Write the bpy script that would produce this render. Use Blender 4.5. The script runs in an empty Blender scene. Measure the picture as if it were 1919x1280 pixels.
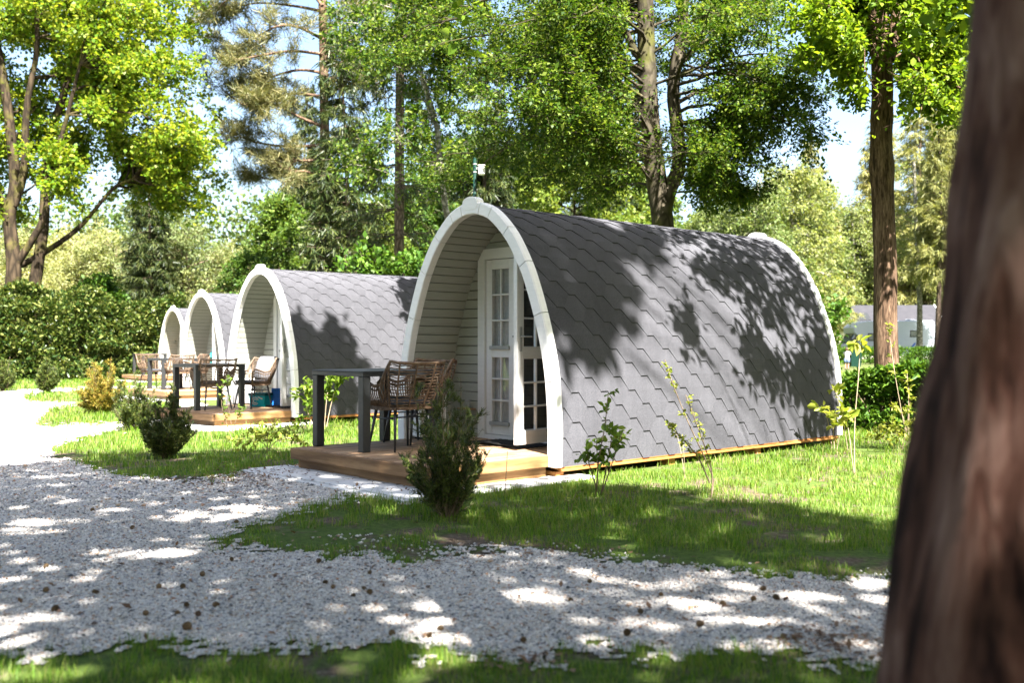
import bpy, math, random
import numpy as np
R = math.radians
SC = bpy.context.scene
COL = SC.collection
rng = np.random.default_rng(7)
random.seed(7)

# ------------------------------------------------------------------ camera, sky, sun, exposure
FPX, Y0, CX, CAMZ = 1914.0, 642.6, 959.5, 1.21           # focal length / horizon / centre in photo pixels, eye height
cam_d = bpy.data.cameras.new("camera"); cam = bpy.data.objects.new("camera", cam_d); COL.objects.link(cam)
cam.location = (0, 0, CAMZ); cam.rotation_euler = (R(90), 0, 0)
cam_d.sensor_width = 36.0; cam_d.lens = FPX / 1919.0 * 36.0
cam_d.shift_y = (Y0 - 640.0) / 1919.0
cam_d.clip_start = 0.05; cam_d.clip_end = 3000
cam_d.dof.use_dof = True; cam_d.dof.focus_distance = 10.3; cam_d.dof.aperture_fstop = 2.2
SC.camera = cam

SUN = np.array([0.26, -0.684, 1.0]); SUN_N = SUN / np.linalg.norm(SUN)   # direction towards the sun
sun_el = math.asin(SUN_N[2]); sun_az = math.atan2(SUN_N[0], SUN_N[1])
W = bpy.data.worlds.new("World"); SC.world = W; W.use_nodes = True
wn = W.node_tree.nodes; wl = W.node_tree.links
sky = wn.new("ShaderNodeTexSky"); sky.sky_type = 'NISHITA'; sky.sun_disc = False
sky.sun_elevation = sun_el; sky.sun_rotation = sun_az
sky.air_density = 1.0; sky.dust_density = 3.0; sky.ozone_density = 1.0
bg = wn["Background"]; bg.inputs["Strength"].default_value = 0.060
wl.new(sky.outputs["Color"], bg.inputs["Color"])
sun_d = bpy.data.lights.new("sun", 'SUN'); sun_d.energy = 5.0; sun_d.angle = R(0.53); sun_d.color = (1.0, 0.95, 0.89)
sun_o = bpy.data.objects.new("sun", sun_d); COL.objects.link(sun_o)
from mathutils import Vector, Matrix
sun_o.rotation_euler = Vector(SUN_N).to_track_quat('Z', 'Y').to_euler(); sun_o.location = (5, -12, 18)
SC.view_settings.view_transform = 'Standard'; SC.view_settings.look = 'None'
SC.view_settings.exposure = 2.9; SC.view_settings.gamma = 1.0
SC.render.engine = 'CYCLES'
SC.cycles.use_denoising = True
SC.cycles.max_bounces = 6; SC.cycles.diffuse_bounces = 3; SC.cycles.glossy_bounces = 3
SC.cycles.transmission_bounces = 4; SC.cycles.transparent_max_bounces = 8
SC.cycles.caustics_reflective = False; SC.cycles.caustics_refractive = False
SC.cycles.sample_clamp_indirect = 6.0

# ------------------------------------------------------------------ helpers
TH = 0.8304
AX = np.array([math.sin(TH), math.cos(TH)])               # cabin axis, front to rear
RX = np.array([math.cos(TH), -math.sin(TH)])              # cabin lateral, left to right seen from its front
def gz(x, y):                                             # ground height
    u = -(np.asarray(x) * RX[0] + np.asarray(y) * RX[1])
    t = np.clip((u - 8.6) / 6.0, 0, 1); t = t * t * (3 - 2 * t)
    return -0.11 * t
def at(px, Y, py=None):
    x = (px - CX) / FPX * Y
    if py is None: return np.array([x, Y, float(gz(x, Y))])
    return np.array([x, Y, CAMZ + (Y0 - py) / FPX * Y])
def on_ground(px, py):
    px = np.asarray(px, float); py = np.asarray(py, float); z = 0.0
    for _ in range(4):
        Y = (CAMZ - z) * FPX / (py - Y0); X = (px - CX) / FPX * Y; z = gz(X, Y)
    return np.stack([X, Y, z], -1)
def to_px(P):
    P = np.asarray(P, float); return np.stack([CX + FPX * P[..., 0] / P[..., 1], Y0 + FPX * (CAMZ - P[..., 2]) / P[..., 1]], -1)
def in_poly(p, poly):
    x, y = p[:, 0], p[:, 1]; poly = np.asarray(poly, float); n = len(poly); ins = np.zeros(len(p), bool); j = n - 1
    for i in range(n):
        xi, yi = poly[i]; xj, yj = poly[j]
        c = ((yi > y) != (yj > y)) & (x < (xj - xi) * (y - yi) / (yj - yi + 1e-12) + xi)
        ins ^= c; j = i
    return ins
def vnoise(x, y, seed=0):                                 # smooth value noise, 0..1
    r = np.random.default_rng(seed).random((64, 64))
    xi = np.floor(x).astype(int); yi = np.floor(y).astype(int); fx = x - xi; fy = y - yi
    fx = fx * fx * (3 - 2 * fx); fy = fy * fy * (3 - 2 * fy)
    g = lambda a, b: r[a % 64, b % 64]
    return (g(xi, yi) * (1 - fx) + g(xi + 1, yi) * fx) * (1 - fy) + (g(xi, yi + 1) * (1 - fx) + g(xi + 1, yi + 1) * fx) * fy

def raw_mesh(name, verts, loops, sizes, smooth=False):
    me = bpy.data.meshes.new(name)
    verts = np.asarray(verts, np.float32).reshape(-1, 3); loops = np.asarray(loops, np.int32).ravel(); sizes = np.asarray(sizes, np.int32)
    me.vertices.add(len(verts)); me.vertices.foreach_set("co", verts.ravel())
    me.loops.add(len(loops)); me.loops.foreach_set("vertex_index", loops)
    me.polygons.add(len(sizes)); st = np.zeros(len(sizes), np.int32); st[1:] = np.cumsum(sizes)[:-1]
    me.polygons.foreach_set("loop_start", st); me.polygons.foreach_set("loop_total", sizes)
    if smooth: me.polygons.foreach_set("use_smooth", np.ones(len(sizes), bool))
    me.update(calc_edges=True); me.validate()
    return me
def link(name, me, mat, parent=None):
    o = bpy.data.objects.new(name, me); COL.objects.link(o)
    if mat is not None: me.materials.append(mat)
    if parent is not None: o.parent = parent
    return o
def tag(o, label, cat, group=None):
    o["label"] = label; o["category"] = cat
    if group: o["group"] = group
    return o
def kind(o, k): o["kind"] = k; return o
def thing(name, loc, label, cat, group=None, rz=0.0):
    o = bpy.data.objects.new(name, None); COL.objects.link(o); o.empty_display_size = 0.1
    o.location = loc; o.rotation_euler = (0, 0, rz)
    return tag(o, label, cat, group)
def copy_tree(o, parent=None):
    c = o.copy(); COL.objects.link(c)
    if parent is not None: c.parent = parent
    for ch in list(o.children): copy_tree(ch, c)
    return c

class MB:
    """collects boxes, tubes and sheets into one mesh"""
    def __init__(s): s.V = []; s.F = []; s.n = 0
    def add(s, v, f):
        v = np.asarray(v, float).reshape(-1, 3); s.V.append(v)
        s.F += [tuple(int(i) + s.n for i in q) for q in f]; s.n += len(v); return s
    def box(s, x0, x1, y0, y1, z0, z1, c=0.0, M=None):
        if c <= 0:
            v = np.array([[x, y, z] for x in (x0, x1) for y in (y0, y1) for z in (z0, z1)], float)
            f = [(0, 1, 3, 2), (4, 6, 7, 5), (0, 4, 5, 1), (2, 3, 7, 6), (0, 2, 6, 4), (1, 5, 7, 3)]
        else:                                             # box with chamfered edges
            lo = np.array([x0, y0, z0]); hi = np.array([x1, y1, z1]); v = []; f = []
            c = min(c, 0.49 * (hi - lo).min()); idx = {}
            for sx in (0, 1):
                for sy in (0, 1):
                    for sz in (0, 1):
                        sg = np.array([sx, sy, sz]); cor = np.where(sg, hi, lo).astype(float); inn = np.where(sg, -c, c)
                        for ax in range(3):
                            p = cor + inn; p[ax] = cor[ax]; idx[(sx, sy, sz, ax)] = len(v); v.append(p)
            for ax in range(3):
                o1, o2 = [k for k in range(3) if k != ax]
                for sd in (0, 1):
                    q = []
                    for (a, b) in ((0, 0), (1, 0), (1, 1), (0, 1)):
                        t = [0, 0, 0]; t[ax] = sd; t[o1] = a; t[o2] = b; q.append(idx[(*t, ax)])
                    f.append(tuple(q))
                for a in (0, 1):
                    for b in (0, 1):
                        t0 = [0, 0, 0]; t0[o1] = a; t0[o2] = b; t1 = list(t0); t1[ax] = 1
                        f.append((idx[(*t0, o1)], idx[(*t1, o1)], idx[(*t1, o2)], idx[(*t0, o2)]))
            for sx in (0, 1):
                for sy in (0, 1):
                    for sz in (0, 1): f.append((idx[(sx, sy, sz, 0)], idx[(sx, sy, sz, 1)], idx[(sx, sy, sz, 2)]))
            v = np.array(v)
        if M is not None: v = v @ np.asarray(M)[:3, :3].T + np.asarray(M)[:3, 3]
        return s.add(v, f)
    def tube(s, pts, rad, n=6, cap=True):
        v, f = tube_arr(pts, rad, n, cap); return s.add(v, f)
    def build(s, name, mat, parent=None, smooth=False, normals=True):
        me = bpy.data.meshes.new(name); me.from_pydata(np.concatenate(s.V).tolist(), [], s.F)
        if normals:
            import bmesh
            bm = bmesh.new(); bm.from_mesh(me); bmesh.ops.recalc_face_normals(bm, faces=bm.faces); bm.to_mesh(me); bm.free()
        if smooth: me.polygons.foreach_set("use_smooth", np.ones(len(me.polygons), bool))
        me.update(); return link(name, me, mat, parent)
def tube_arr(pts, rad, n=6, cap=True):
    pts = np.asarray(pts, float); m = len(pts); rad = np.broadcast_to(np.asarray(rad, float), (m,))
    t = np.gradient(pts, axis=0); t /= np.linalg.norm(t, axis=1)[:, None] + 1e-9
    ref = np.array([0, 0, 1.0]) if abs(t[:, 2]).mean() < 0.8 else np.array([1.0, 0, 0])
    u = np.cross(t, ref); u /= np.linalg.norm(u, axis=1)[:, None] + 1e-9; w = np.cross(t, u)
    a = np.linspace(0, 2 * math.pi, n, endpoint=False)
    ring = pts[:, None] + rad[:, None, None] * (np.cos(a)[None, :, None] * u[:, None] + np.sin(a)[None, :, None] * w[:, None])
    v = ring.reshape(-1, 3); f = []
    for i in range(m - 1):
        for k in range(n):
            k2 = (k + 1) % n; f.append((i * n + k, i * n + k2, (i + 1) * n + k2, (i + 1) * n + k))
    if cap: f.append(tuple(range(n - 1, -1, -1))); f.append(tuple((m - 1) * n + k for k in range(n)))
    return v, f
def smooth_path(P, n):                                    # Catmull-Rom through the points
    P = np.asarray(P, float); m = len(P); Q = np.vstack([2 * P[0] - P[1], P, 2 * P[-1] - P[-2]])
    t = np.linspace(0, m - 1 - 1e-9, n); i = t.astype(int); f = (t - i)[:, None]
    a, b, c, d = Q[i], Q[i + 1], Q[i + 2], Q[i + 3]
    return 0.5 * (2 * b + (c - a) * f + (2 * a - 5 * b + 4 * c - d) * f ** 2 + (3 * b - a - 3 * c + d) * f ** 3)

# ------------------------------------------------------------------ materials
def new_mat(name):
    m = bpy.data.materials.new(name); m.use_nodes = True; nt = m.node_tree; nt.nodes.clear()
    out = nt.nodes.new("ShaderNodeOutputMaterial"); return m, nt, out
def nd(nt, typ, ins=None, **kw):
    n = nt.nodes.new(typ)
    for k, v in kw.items(): setattr(n, k, v)
    for k, v in (ins or {}).items():
        if isinstance(v, bpy.types.NodeSocket): nt.links.new(v, n.inputs[k])
        else: n.inputs[k].default_value = v
    return n
def ramp(nt, fac, stops, interp='LINEAR'):
    r = nt.nodes.new("ShaderNodeValToRGB"); r.color_ramp.interpolation = interp; el = r.color_ramp.elements
    while len(el) < len(stops): el.new(0.5)
    for e, (p, c) in zip(el, stops): e.position = p; e.color = (*c, 1) if len(c) == 3 else c
    nt.links.new(fac, r.inputs[0]); return r.outputs[0]
def coords(nt, scale=(1, 1, 1), world=False):
    if world: src = nd(nt, "ShaderNodeNewGeometry").outputs["Position"]
    else: src = nd(nt, "ShaderNodeTexCoord").outputs["Object"]
    return nd(nt, "ShaderNodeMapping", {"Vector": src, "Scale": scale}).outputs[0]
def noise(nt, vec, scale, detail=4, rough=0.55):
    return nd(nt, "ShaderNodeTexNoise", {"Vector": vec, "Scale": scale, "Detail": detail, "Roughness": rough}).outputs["Fac"]
def bsdf(nt, out, color, rough=0.6, spec=0.3, bump=None, bump_s=0.3, bump_d=0.01, metal=0.0, rough_sock=None):
    p = nd(nt, "ShaderNodeBsdfPrincipled", {"Roughness": rough, "Specular IOR Level": spec, "Metallic": metal})
    if isinstance(color, bpy.types.NodeSocket): nt.links.new(color, p.inputs["Base Color"])
    else: p.inputs["Base Color"].default_value = (*color, 1)
    if rough_sock is not None: nt.links.new(rough_sock, p.inputs["Roughness"])
    if bump is not None:
        b = nd(nt, "ShaderNodeBump", {"Height": bump, "Strength": bump_s, "Distance": bump_d}); nt.links.new(b.outputs[0], p.inputs["Normal"])
    if out is not None: nt.links.new(p.outputs[0], out.inputs[0])
    return p
def m_noise(name, stops, scale=8, stretch=(1, 1, 1), rough=0.6, spec=0.3, bump=0.3, bd=0.01, world=False, detail=5):
    m, nt, out = new_mat(name); v = coords(nt, stretch, world); f = noise(nt, v, scale, detail)
    bsdf(nt, out, ramp(nt, f, stops), rough, spec, f if bump else None, bump, bd); return m
def m_paint(name, c, rough=0.45, var=0.06, stretch=(1, 1, 6), grime=0.0):
    m, nt, out = new_mat(name); v = coords(nt, stretch)
    f = noise(nt, v, 7, 5); g = noise(nt, coords(nt), 2.2, 4)
    lo = tuple(x * (1 - var) for x in c); hi = tuple(min(1, x * (1 + var * 0.6)) for x in c)
    col = ramp(nt, f, [(0.3, lo), (0.7, hi)])
    if grime: 
        gf = ramp(nt, g, [(0.45, (0, 0, 0)), (0.75, (grime,) * 3)])
        col = nd(nt, "ShaderNodeMixRGB", {"Fac": gf, "Color1": col, "Color2": (c[0] * .55, c[1] * .55, c[2] * .48, 1)}).outputs[0]
    bsdf(nt, out, col, rough, 0.35, f, 0.12, 0.004); return m
def m_leaf(name, cols, trans=0.35, rough=0.45, spec=0.25, objvar=0.0, tcol=None):
    m, nt, out = new_mat(name); g = nd(nt, "ShaderNodeNewGeometry")
    n = len(cols); col = ramp(nt, g.outputs["Random Per Island"], [((i + 0.5) / n, c) for i, c in enumerate(cols)])
    if objvar:
        oi = nd(nt, "ShaderNodeObjectInfo"); 
        h = nd(nt, "ShaderNodeMapRange", {0: oi.outputs["Random"], 3: 0.5 - 0.035 * objvar, 4: 0.5 + 0.03 * objvar}).outputs[0]
        v2 = nd(nt, "ShaderNodeMapRange", {0: oi.outputs["Random"], 3: 1.0 + 0.3 * objvar, 4: 1.0 - 0.3 * objvar}).outputs[0]
        col = nd(nt, "ShaderNodeHueSaturation", {"Hue": h, "Saturation": 1.0, "Value": v2, "Fac": 1.0, "Color": col}).outputs[0]
    p = bsdf(nt, None, col, rough, spec)
    tc = nd(nt, "ShaderNodeMixRGB", {"Fac": 1.0, "Color1": col, "Color2": tcol or (1.25, 1.2, 0.55, 1)}, blend_type='MULTIPLY').outputs[0]
    t = nd(nt, "ShaderNodeBsdfTranslucent", {"Color": tc})
    mx = nd(nt, "ShaderNodeMixShader", {0: trans, 1: p.outputs[0], 2: t.outputs[0]}); nt.links.new(mx.outputs[0], out.inputs[0]); return m
def m_bark(name, c_dark, c_mid, c_light, scale=6, zs=0.25, bump=0.7, bd=0.03, moss=None, st=(0.02, 0.16, 0.4), voro=True):
    m, nt, out = new_mat(name); v = coords(nt, (1, 1, zs))
    dn = nd(nt, "ShaderNodeTexNoise", {"Vector": v, "Scale": scale * .7, "Detail": 3}).outputs["Color"]
    v2 = nd(nt, "ShaderNodeVectorMath", {0: v, 1: nd(nt, "ShaderNodeVectorMath", {0: dn, 1: (1.6 / scale,) * 3}, operation='MULTIPLY').outputs[0]}, operation='ADD').outputs[0]
    nz = noise(nt, v2, scale * 1.6, 6, 0.65)
    if voro:
        vo = nd(nt, "ShaderNodeTexVoronoi", {"Vector": v2, "Scale": scale}, feature='DISTANCE_TO_EDGE').outputs["Distance"]; s = nd(nt, "ShaderNodeMath", {0: vo, 1: nz}, operation='MULTIPLY').outputs[0]
    else: s = nd(nt, "ShaderNodeMath", {0: nz, 1: noise(nt, v2, scale * .4, 4)}, operation='MULTIPLY').outputs[0]
    col = ramp(nt, s, [(st[0], c_dark), (st[1], c_mid), (st[2], c_light)])
    if moss:
        mf = ramp(nt, noise(nt, coords(nt), 2.5, 5), [(0.5, (0, 0, 0)), (0.68, (0.75,) * 3)])
        col = nd(nt, "ShaderNodeMixRGB", {"Fac": mf, "Color1": col, "Color2": (*moss, 1)}).outputs[0]
    bsdf(nt, out, col, 0.9, 0.1, s, bump, bd); return m
def m_wood(name, stops, axis=1, scale=3.0, rough=0.65):
    m, nt, out = new_mat(name); st = [6, 6, 6]; st[axis] = 0.45
    g = nd(nt, "ShaderNodeNewGeometry"); off = nd(nt, "ShaderNodeVectorMath", {0: coords(nt, tuple(st)), 1: nd(nt, "ShaderNodeCombineXYZ", {0: nd(nt, "ShaderNodeMath", {0: g.outputs["Random Per Island"], 1: 37.0}, operation='MULTIPLY').outputs[0]}).outputs[0]}, operation='ADD').outputs[0]
    f = noise(nt, off, scale, 6, 0.6)
    kn = nd(nt, "ShaderNodeTexVoronoi", {"Vector": nd(nt, "ShaderNodeVectorMath", {0: off, 1: (.35, .35, .35)}, operation='MULTIPLY').outputs[0], "Scale": 2.3}).outputs["Distance"]
    kf = ramp(nt, kn, [(0.09, (0.9,) * 3), (0.20, (0, 0, 0))])
    col = ramp(nt, f, stops); d = stops[0][1]
    col = nd(nt, "ShaderNodeMixRGB", {"Fac": kf, "Color1": col, "Color2": (d[0] * .35, d[1] * .3, d[2] * .3, 1)}).outputs[0]
    vr = nd(nt, "ShaderNodeMapRange", {0: g.outputs["Random Per Island"], 3: 0.8, 4: 1.12}).outputs[0]
    col = nd(nt, "ShaderNodeHueSaturation", {"Hue": 0.5, "Saturation": 1.0, "Value": vr, "Fac": 1.0, "Color": col}).outputs[0]
    bsdf(nt, out, col, rough, 0.25, f, 0.25, 0.004); return m

M = {}
M['white'] = m_paint('white_paint', (0.80, 0.79, 0.77), 0.5, 0.05, grime=0.10)
M['frame_white'] = m_paint('frame_paint', (0.68, 0.68, 0.66), 0.5, 0.05)
M['sage'] = m_paint('sage_paint', (0.35, 0.36, 0.315), 0.55, 0.08, (1, 1, 12), grime=0.12)
M['sill'] = m_paint('sill_paint', (0.30, 0.31, 0.30), 0.5)
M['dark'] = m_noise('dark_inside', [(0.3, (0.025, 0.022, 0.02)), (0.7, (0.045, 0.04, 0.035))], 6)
M['anthracite'] = m_noise('anthracite_metal', [(0.3, (0.024, 0.026, 0.028)), (0.7, (0.033, 0.035, 0.037))], 40, rough=0.42, spec=0.3, bump=0.06, bd=0.002)
M['black_metal'] = m_noise('black_metal', [(0.3, (0.018, 0.02, 0.024)), (0.7, (0.028, 0.03, 0.036))], 40, rough=0.35, spec=0.5, bump=0.05, bd=0.002)
M['rubber'] = m_noise('black_rubber', [(0.3, (0.012, 0.012, 0.013)), (0.7, (0.03, 0.03, 0.03))], 90, rough=0.7, bump=0.8, bd=0.01)
M['deck'] = m_wood('deck_wood', [(0.36, (0.19, 0.115, 0.065)), (0.5, (0.31, 0.195, 0.11)), (0.64, (0.43, 0.29, 0.175))], 1)
M['fascia_x'] = m_wood('fascia_wood', [(0.36, (0.12, 0.064, 0.028)), (0.5, (0.20, 0.112, 0.05)), (0.66, (0.30, 0.18, 0.085))], 0)
M['fascia_y'] = m_wood('fascia_wood_side', [(0.36, (0.20, 0.105, 0.04)), (0.5, (0.31, 0.17, 0.068)), (0.66, (0.42, 0.25, 0.105))], 1)
M['beam'] = m_wood('beam_wood', [(0.25, (0.25, 0.105, 0.03)), (0.5, (0.38, 0.175, 0.05)), (0.78, (0.5, 0.25, 0.09))], 1)
M['rattan'] = m_noise('rattan', [(0.3, (0.06, 0.036, 0.022)), (0.5, (0.125, 0.08, 0.05)), (0.7, (0.22, 0.155, 0.10))], 26, rough=0.55, bump=0.4, bd=0.003)
M['cushion_dark'] = m_noise('dark_cushion', [(0.3, (0.035, 0.037, 0.042)), (0.7, (0.055, 0.058, 0.064))], 120, rough=0.9, bump=0.3, bd=0.002)
M['cushion_grey'] = m_noise('grey_cushion', [(0.3, (0.13, 0.13, 0.14)), (0.7, (0.17, 0.17, 0.18))], 120, rough=0.9, bump=0.3, bd=0.002)
M['curtain'] = m_noise('curtain_cloth', [(0.3, (0.38, 0.385, 0.40)), (0.7, (0.50, 0.505, 0.52))], 30, rough=0.9, bump=0.2)
def m_glass():
    m, nt, out = new_mat('window_glass')
    lw = nd(nt, "ShaderNodeFresnel", {"IOR": 1.55}); 
    mr = nd(nt, "ShaderNodeMapRange", {0: lw.outputs[0], 3: 0.06, 4: 1.0}).outputs[0]
    fb = nd(nt, "ShaderNodeMath", {0: 1.0, 1: nd(nt, "ShaderNodeNewGeometry").outputs["Backfacing"]}, operation='SUBTRACT').outputs[0]
    mr = nd(nt, "ShaderNodeMath", {0: mr, 1: fb}, operation='MULTIPLY').outputs[0]
    nt.links.new(nd(nt, "ShaderNodeMixShader", {0: mr, 1: nd(nt, "ShaderNodeBsdfTransparent", {"Color": (0.96, 0.97, 0.97, 1)}).outputs[0], 2: nd(nt, "ShaderNodeBsdfGlossy", {"Roughness": 0.015}).outputs[0]}).outputs[0], out.inputs[0]); return m
M['glass'] = m_glass()
def m_shingle():
    m, nt, out = new_mat('bitumen_shingle'); g = nd(nt, "ShaderNodeNewGeometry"); v = coords(nt)
    fine = noise(nt, v, 260, 2, 0.8); mid = noise(nt, v, 1.6, 4)
    col = ramp(nt, fine, [(0.30, (0.034, 0.035, 0.040)), (0.5, (0.074, 0.075, 0.084)), (0.72, (0.148, 0.148, 0.162))])
    k = nd(nt, "ShaderNodeMapRange", {0: g.outputs["Random Per Island"], 3: 0.92, 4: 1.06}).outputs[0]
    k2 = nd(nt, "ShaderNodeMath", {0: k, 1: nd(nt, "ShaderNodeMapRange", {0: mid, 1: 0.3, 2: 0.7, 3: 0.92, 4: 1.06}).outputs[0]}, operation='MULTIPLY').outputs[0]
    col = nd(nt, "ShaderNodeHueSaturation", {"Hue": 0.5, "Saturation": 1.0, "Value": k2, "Fac": 1.0, "Color": col}).outputs[0]
    st_ = ramp(nt, noise(nt, coords(nt, (1, 9, .5)), 1.7, 4), [(.35, (.93,) * 3), (.65, (1.04,) * 3)])
    col = nd(nt, "ShaderNodeMixRGB", {"Fac": 1.0, "Color1": col, "Color2": st_}, blend_type='MULTIPLY').outputs[0]
    p_ = bsdf(nt, out, col, 0.9, 0.0, fine, 0.5, 0.004); p_.inputs["Diffuse Roughness"].default_value = 1.0; return m
M['shingle'] = m_shingle()
M['slab'] = m_noise('concrete_slab', [(0.3, (0.46, 0.46, 0.45)), (0.7, (0.60, 0.59, 0.57))], 9, rough=0.85, bump=0.25, bd=0.004)
M['soil'] = None
# foliage colours: springtime greens
M['lf_oak'] = m_leaf('oak_leaf', [(0.075, 0.15, 0.012), (0.125, 0.205, 0.014), (0.19, 0.26, 0.02), (0.26, 0.29, 0.03)], 0.45)
M['lf_oak2'] = m_leaf('oak_leaf_fresh', [(0.08, 0.15, 0.010), (0.13, 0.21, 0.014), (0.20, 0.275, 0.02)], 0.5)
M['lf_beech'] = m_leaf('beech_leaf', [(0.022, 0.055, 0.006), (0.042, 0.088, 0.008), (0.07, 0.125, 0.012), (0.15, 0.20, 0.03)], 0.42, rough=0.5, spec=0.2)
M['lf_broad'] = m_leaf('broad_leaf', [(0.06, 0.115, 0.016), (0.09, 0.15, 0.022), (0.14, 0.19, 0.035)], 0.38, objvar=1.0)
M['lf_far'] = m_leaf('far_leaf', [(0.05, 0.085, 0.02), (0.08, 0.12, 0.03), (0.12, 0.15, 0.05)], 0.3)
M['lf_birch'] = m_leaf('birch_leaf', [(0.12, 0.165, 0.045), (0.17, 0.21, 0.06), (0.235, 0.26, 0.085)], 0.40, objvar=0.8)
M['lf_pale'] = m_leaf('willow_leaf', [(0.15, 0.18, 0.07), (0.20, 0.235, 0.085), (0.26, 0.28, 0.11)], 0.35, objvar=0.8)
M['nd_pine'] = m_leaf('pine_needle', [(0.10, 0.115, 0.045), (0.15, 0.15, 0.06), (0.21, 0.19, 0.085)], 0.25)
M['nd_spruce'] = m_leaf('spruce_needle', [(0.016, 0.03, 0.008), (0.032, 0.05, 0.012), (0.075, 0.09, 0.022)], 0.18)
M['nd_larch'] = m_leaf('larch_needle', [(0.16, 0.175, 0.05), (0.23, 0.23, 0.07), (0.30, 0.28, 0.10)], 0.35, objvar=0.5)
M['lf_hedge'] = m_leaf('hedge_leaf', [(0.022, 0.05, 0.010), (0.045, 0.08, 0.014), (0.09, 0.13, 0.025), (0.16, 0.18, 0.05)], 0.25, rough=0.35, spec=0.4)
M['lf_laurel'] = m_leaf('laurel_leaf', [(0.035, 0.085, 0.010), (0.06, 0.13, 0.014), (0.10, 0.18, 0.02)], 0.3, rough=0.5, spec=0.2)
M['nd_yew'] = m_leaf('yew_needle', [(0.022, 0.040, 0.010), (0.038, 0.060, 0.014), (0.07, 0.10, 0.022), (0.13, 0.155, 0.03)], 0.2)
M['nd_yew_gold'] = m_leaf('golden_yew_needle', [(0.10, 0.12, 0.02), (0.20, 0.19, 0.03), (0.30, 0.24, 0.04), (0.34, 0.22, 0.05)], 0.3)
M['lf_sapling'] = m_leaf('sapling_leaf', [(0.07, 0.13, 0.012), (0.11, 0.18, 0.02), (0.17, 0.24, 0.03)], 0.45)
M['lf_sap_yellow'] = m_leaf('yellow_sapling_leaf', [(0.20, 0.26, 0.03), (0.27, 0.30, 0.05), (0.32, 0.33, 0.08)], 0.45)
M['grass'] = m_leaf('grass_blade', [(0.065, 0.155, 0.010), (0.10, 0.21, 0.014), (0.15, 0.26, 0.022), (0.19, 0.27, 0.035), (0.24, 0.25, 0.08)], 0.45, rough=0.5)
M['dry_leaf'] = m_leaf('dry_leaf', [(0.10, 0.055, 0.03), (0.16, 0.09, 0.05), (0.22, 0.13, 0.07)], 0.15)
M['bk_oak'] = m_bark('oak_bark', (0.02, 0.015, 0.010), (0.058, 0.042, 0.026), (0.12, 0.09, 0.055), 5, moss=(0.09, 0.085, 0.02))
M['bk_oak_r'] = m_bark('brown_bark', (0.03, 0.02, 0.013), (0.105, 0.066, 0.042), (0.20, 0.135, 0.088), 34, 0.13, bd=0.02, st=(.15, .25, .38), voro=False)
M['bk_beech'] = m_bark('beech_bark', (0.035, 0.030, 0.02), (0.085, 0.072, 0.05), (0.17, 0.148, 0.105), 7, 0.5, 0.35, moss=(0.09, 0.095, 0.02))
M['bk_pine'] = m_bark('pine_bark', (0.07, 0.045, 0.03), (0.20, 0.13, 0.085), (0.33, 0.22, 0.14), 8, 0.3)
M['bk_spruce'] = m_bark('spruce_bark', (0.06, 0.045, 0.032), (0.17, 0.13, 0.09), (0.29, 0.23, 0.165), 9, 0.4)
M['bk_birch'] = m_bark('birch_bark', (0.09, 0.085, 0.06), (0.32, 0.30, 0.24), (0.48, 0.45, 0.38), 4, 1.6, 0.3)
M['bk_near'] = m_bark('plated_pine_bark', (0.014, 0.006, 0.005), (0.085, 0.038, 0.027), (0.21, 0.125, 0.10), 13, 0.17, 0.6, 0.03, st=(.16, .25, .40), voro=False)
M['twig'] = m_noise('twig_bark', [(0.3, (0.10, 0.07, 0.045)), (0.7, (0.22, 0.165, 0.11))], 20, rough=0.85)
M['twig_pale'] = m_noise('pale_twig_bark', [(0.3, (0.26, 0.20, 0.13)), (0.7, (0.42, 0.33, 0.23))], 20, rough=0.85)
M['cone'] = m_noise('pine_cone', [(0.3, (0.08, 0.052, 0.028)), (0.7, (0.22, 0.15, 0.08))], 60, rough=0.85)

# ------------------------------------------------------------------ the camping cabins
HALF = [(1.178, .10), (1.184, .47), (1.15, .90), (1.084, 1.22), (1.003, 1.48), (.905, 1.735), (.80, 1.955), (.60, 2.25), (.34, 2.48), (.12, 2.565), (0, 2.575)]
_P = np.array(HALF + [(-x, z) for x, z in HALF[-2::-1]])
_d = smooth_path(_P, 801); _s = np.concatenate([[0], np.cumsum(np.linalg.norm(np.diff(_d, axis=0), axis=1))]); PLEN = _s[-1]
def prof(s, off=0.0):                                     # point on the arch at arc length s from the right foot; off > 0 is inwards
    s = np.asarray(s, float); x = np.interp(s, _s, _d[:, 0]); z = np.interp(s, _s, _d[:, 1])
    e = 0.02; tx = np.interp(s + e, _s, _d[:, 0]) - np.interp(s - e, _s, _d[:, 0]); tz = np.interp(s + e, _s, _d[:, 1]) - np.interp(s - e, _s, _d[:, 1])
    l = np.hypot(tx, tz) + 1e-9; return np.stack([x - off * tz / l, z + off * tx / l], -1)
_in = prof(np.linspace(0, PLEN / 2, 200), 0.085)
def half_w(z): return float(np.interp(z, _in[:, 1], np.maximum(_in[:, 0], 0)))
POD_L = 4.81; WALL_Y = 0.64
def extrude_profile(mb, o0, o1, y0, y1, n=60, s0=0.0, s1=None):
    s = np.linspace(s0, PLEN if s1 is None else s1, n); a = prof(s, o0); b = prof(s, o1); v = []
    for y in (y0, y1):
        for q in (a, b): v += [(p[0], y, p[1]) for p in q]
    f = []; A0, B0, A1, B1 = 0, n, 2 * n, 3 * n
    for i in range(n - 1):
        f += [(A0 + i, A0 + i + 1, A1 + i + 1, A1 + i), (B0 + i, B1 + i, B1 + i + 1, B0 + i + 1), (A0 + i, B0 + i, B0 + i + 1, A0 + i + 1), (A1 + i, A1 + i + 1, B1 + i + 1, B1 + i)]
    f += [(A0, A1, B1, B0), (A0 + n - 1, B0 + n - 1, B1 + n - 1, A1 + n - 1)]
    mb.add(v, f)
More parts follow.
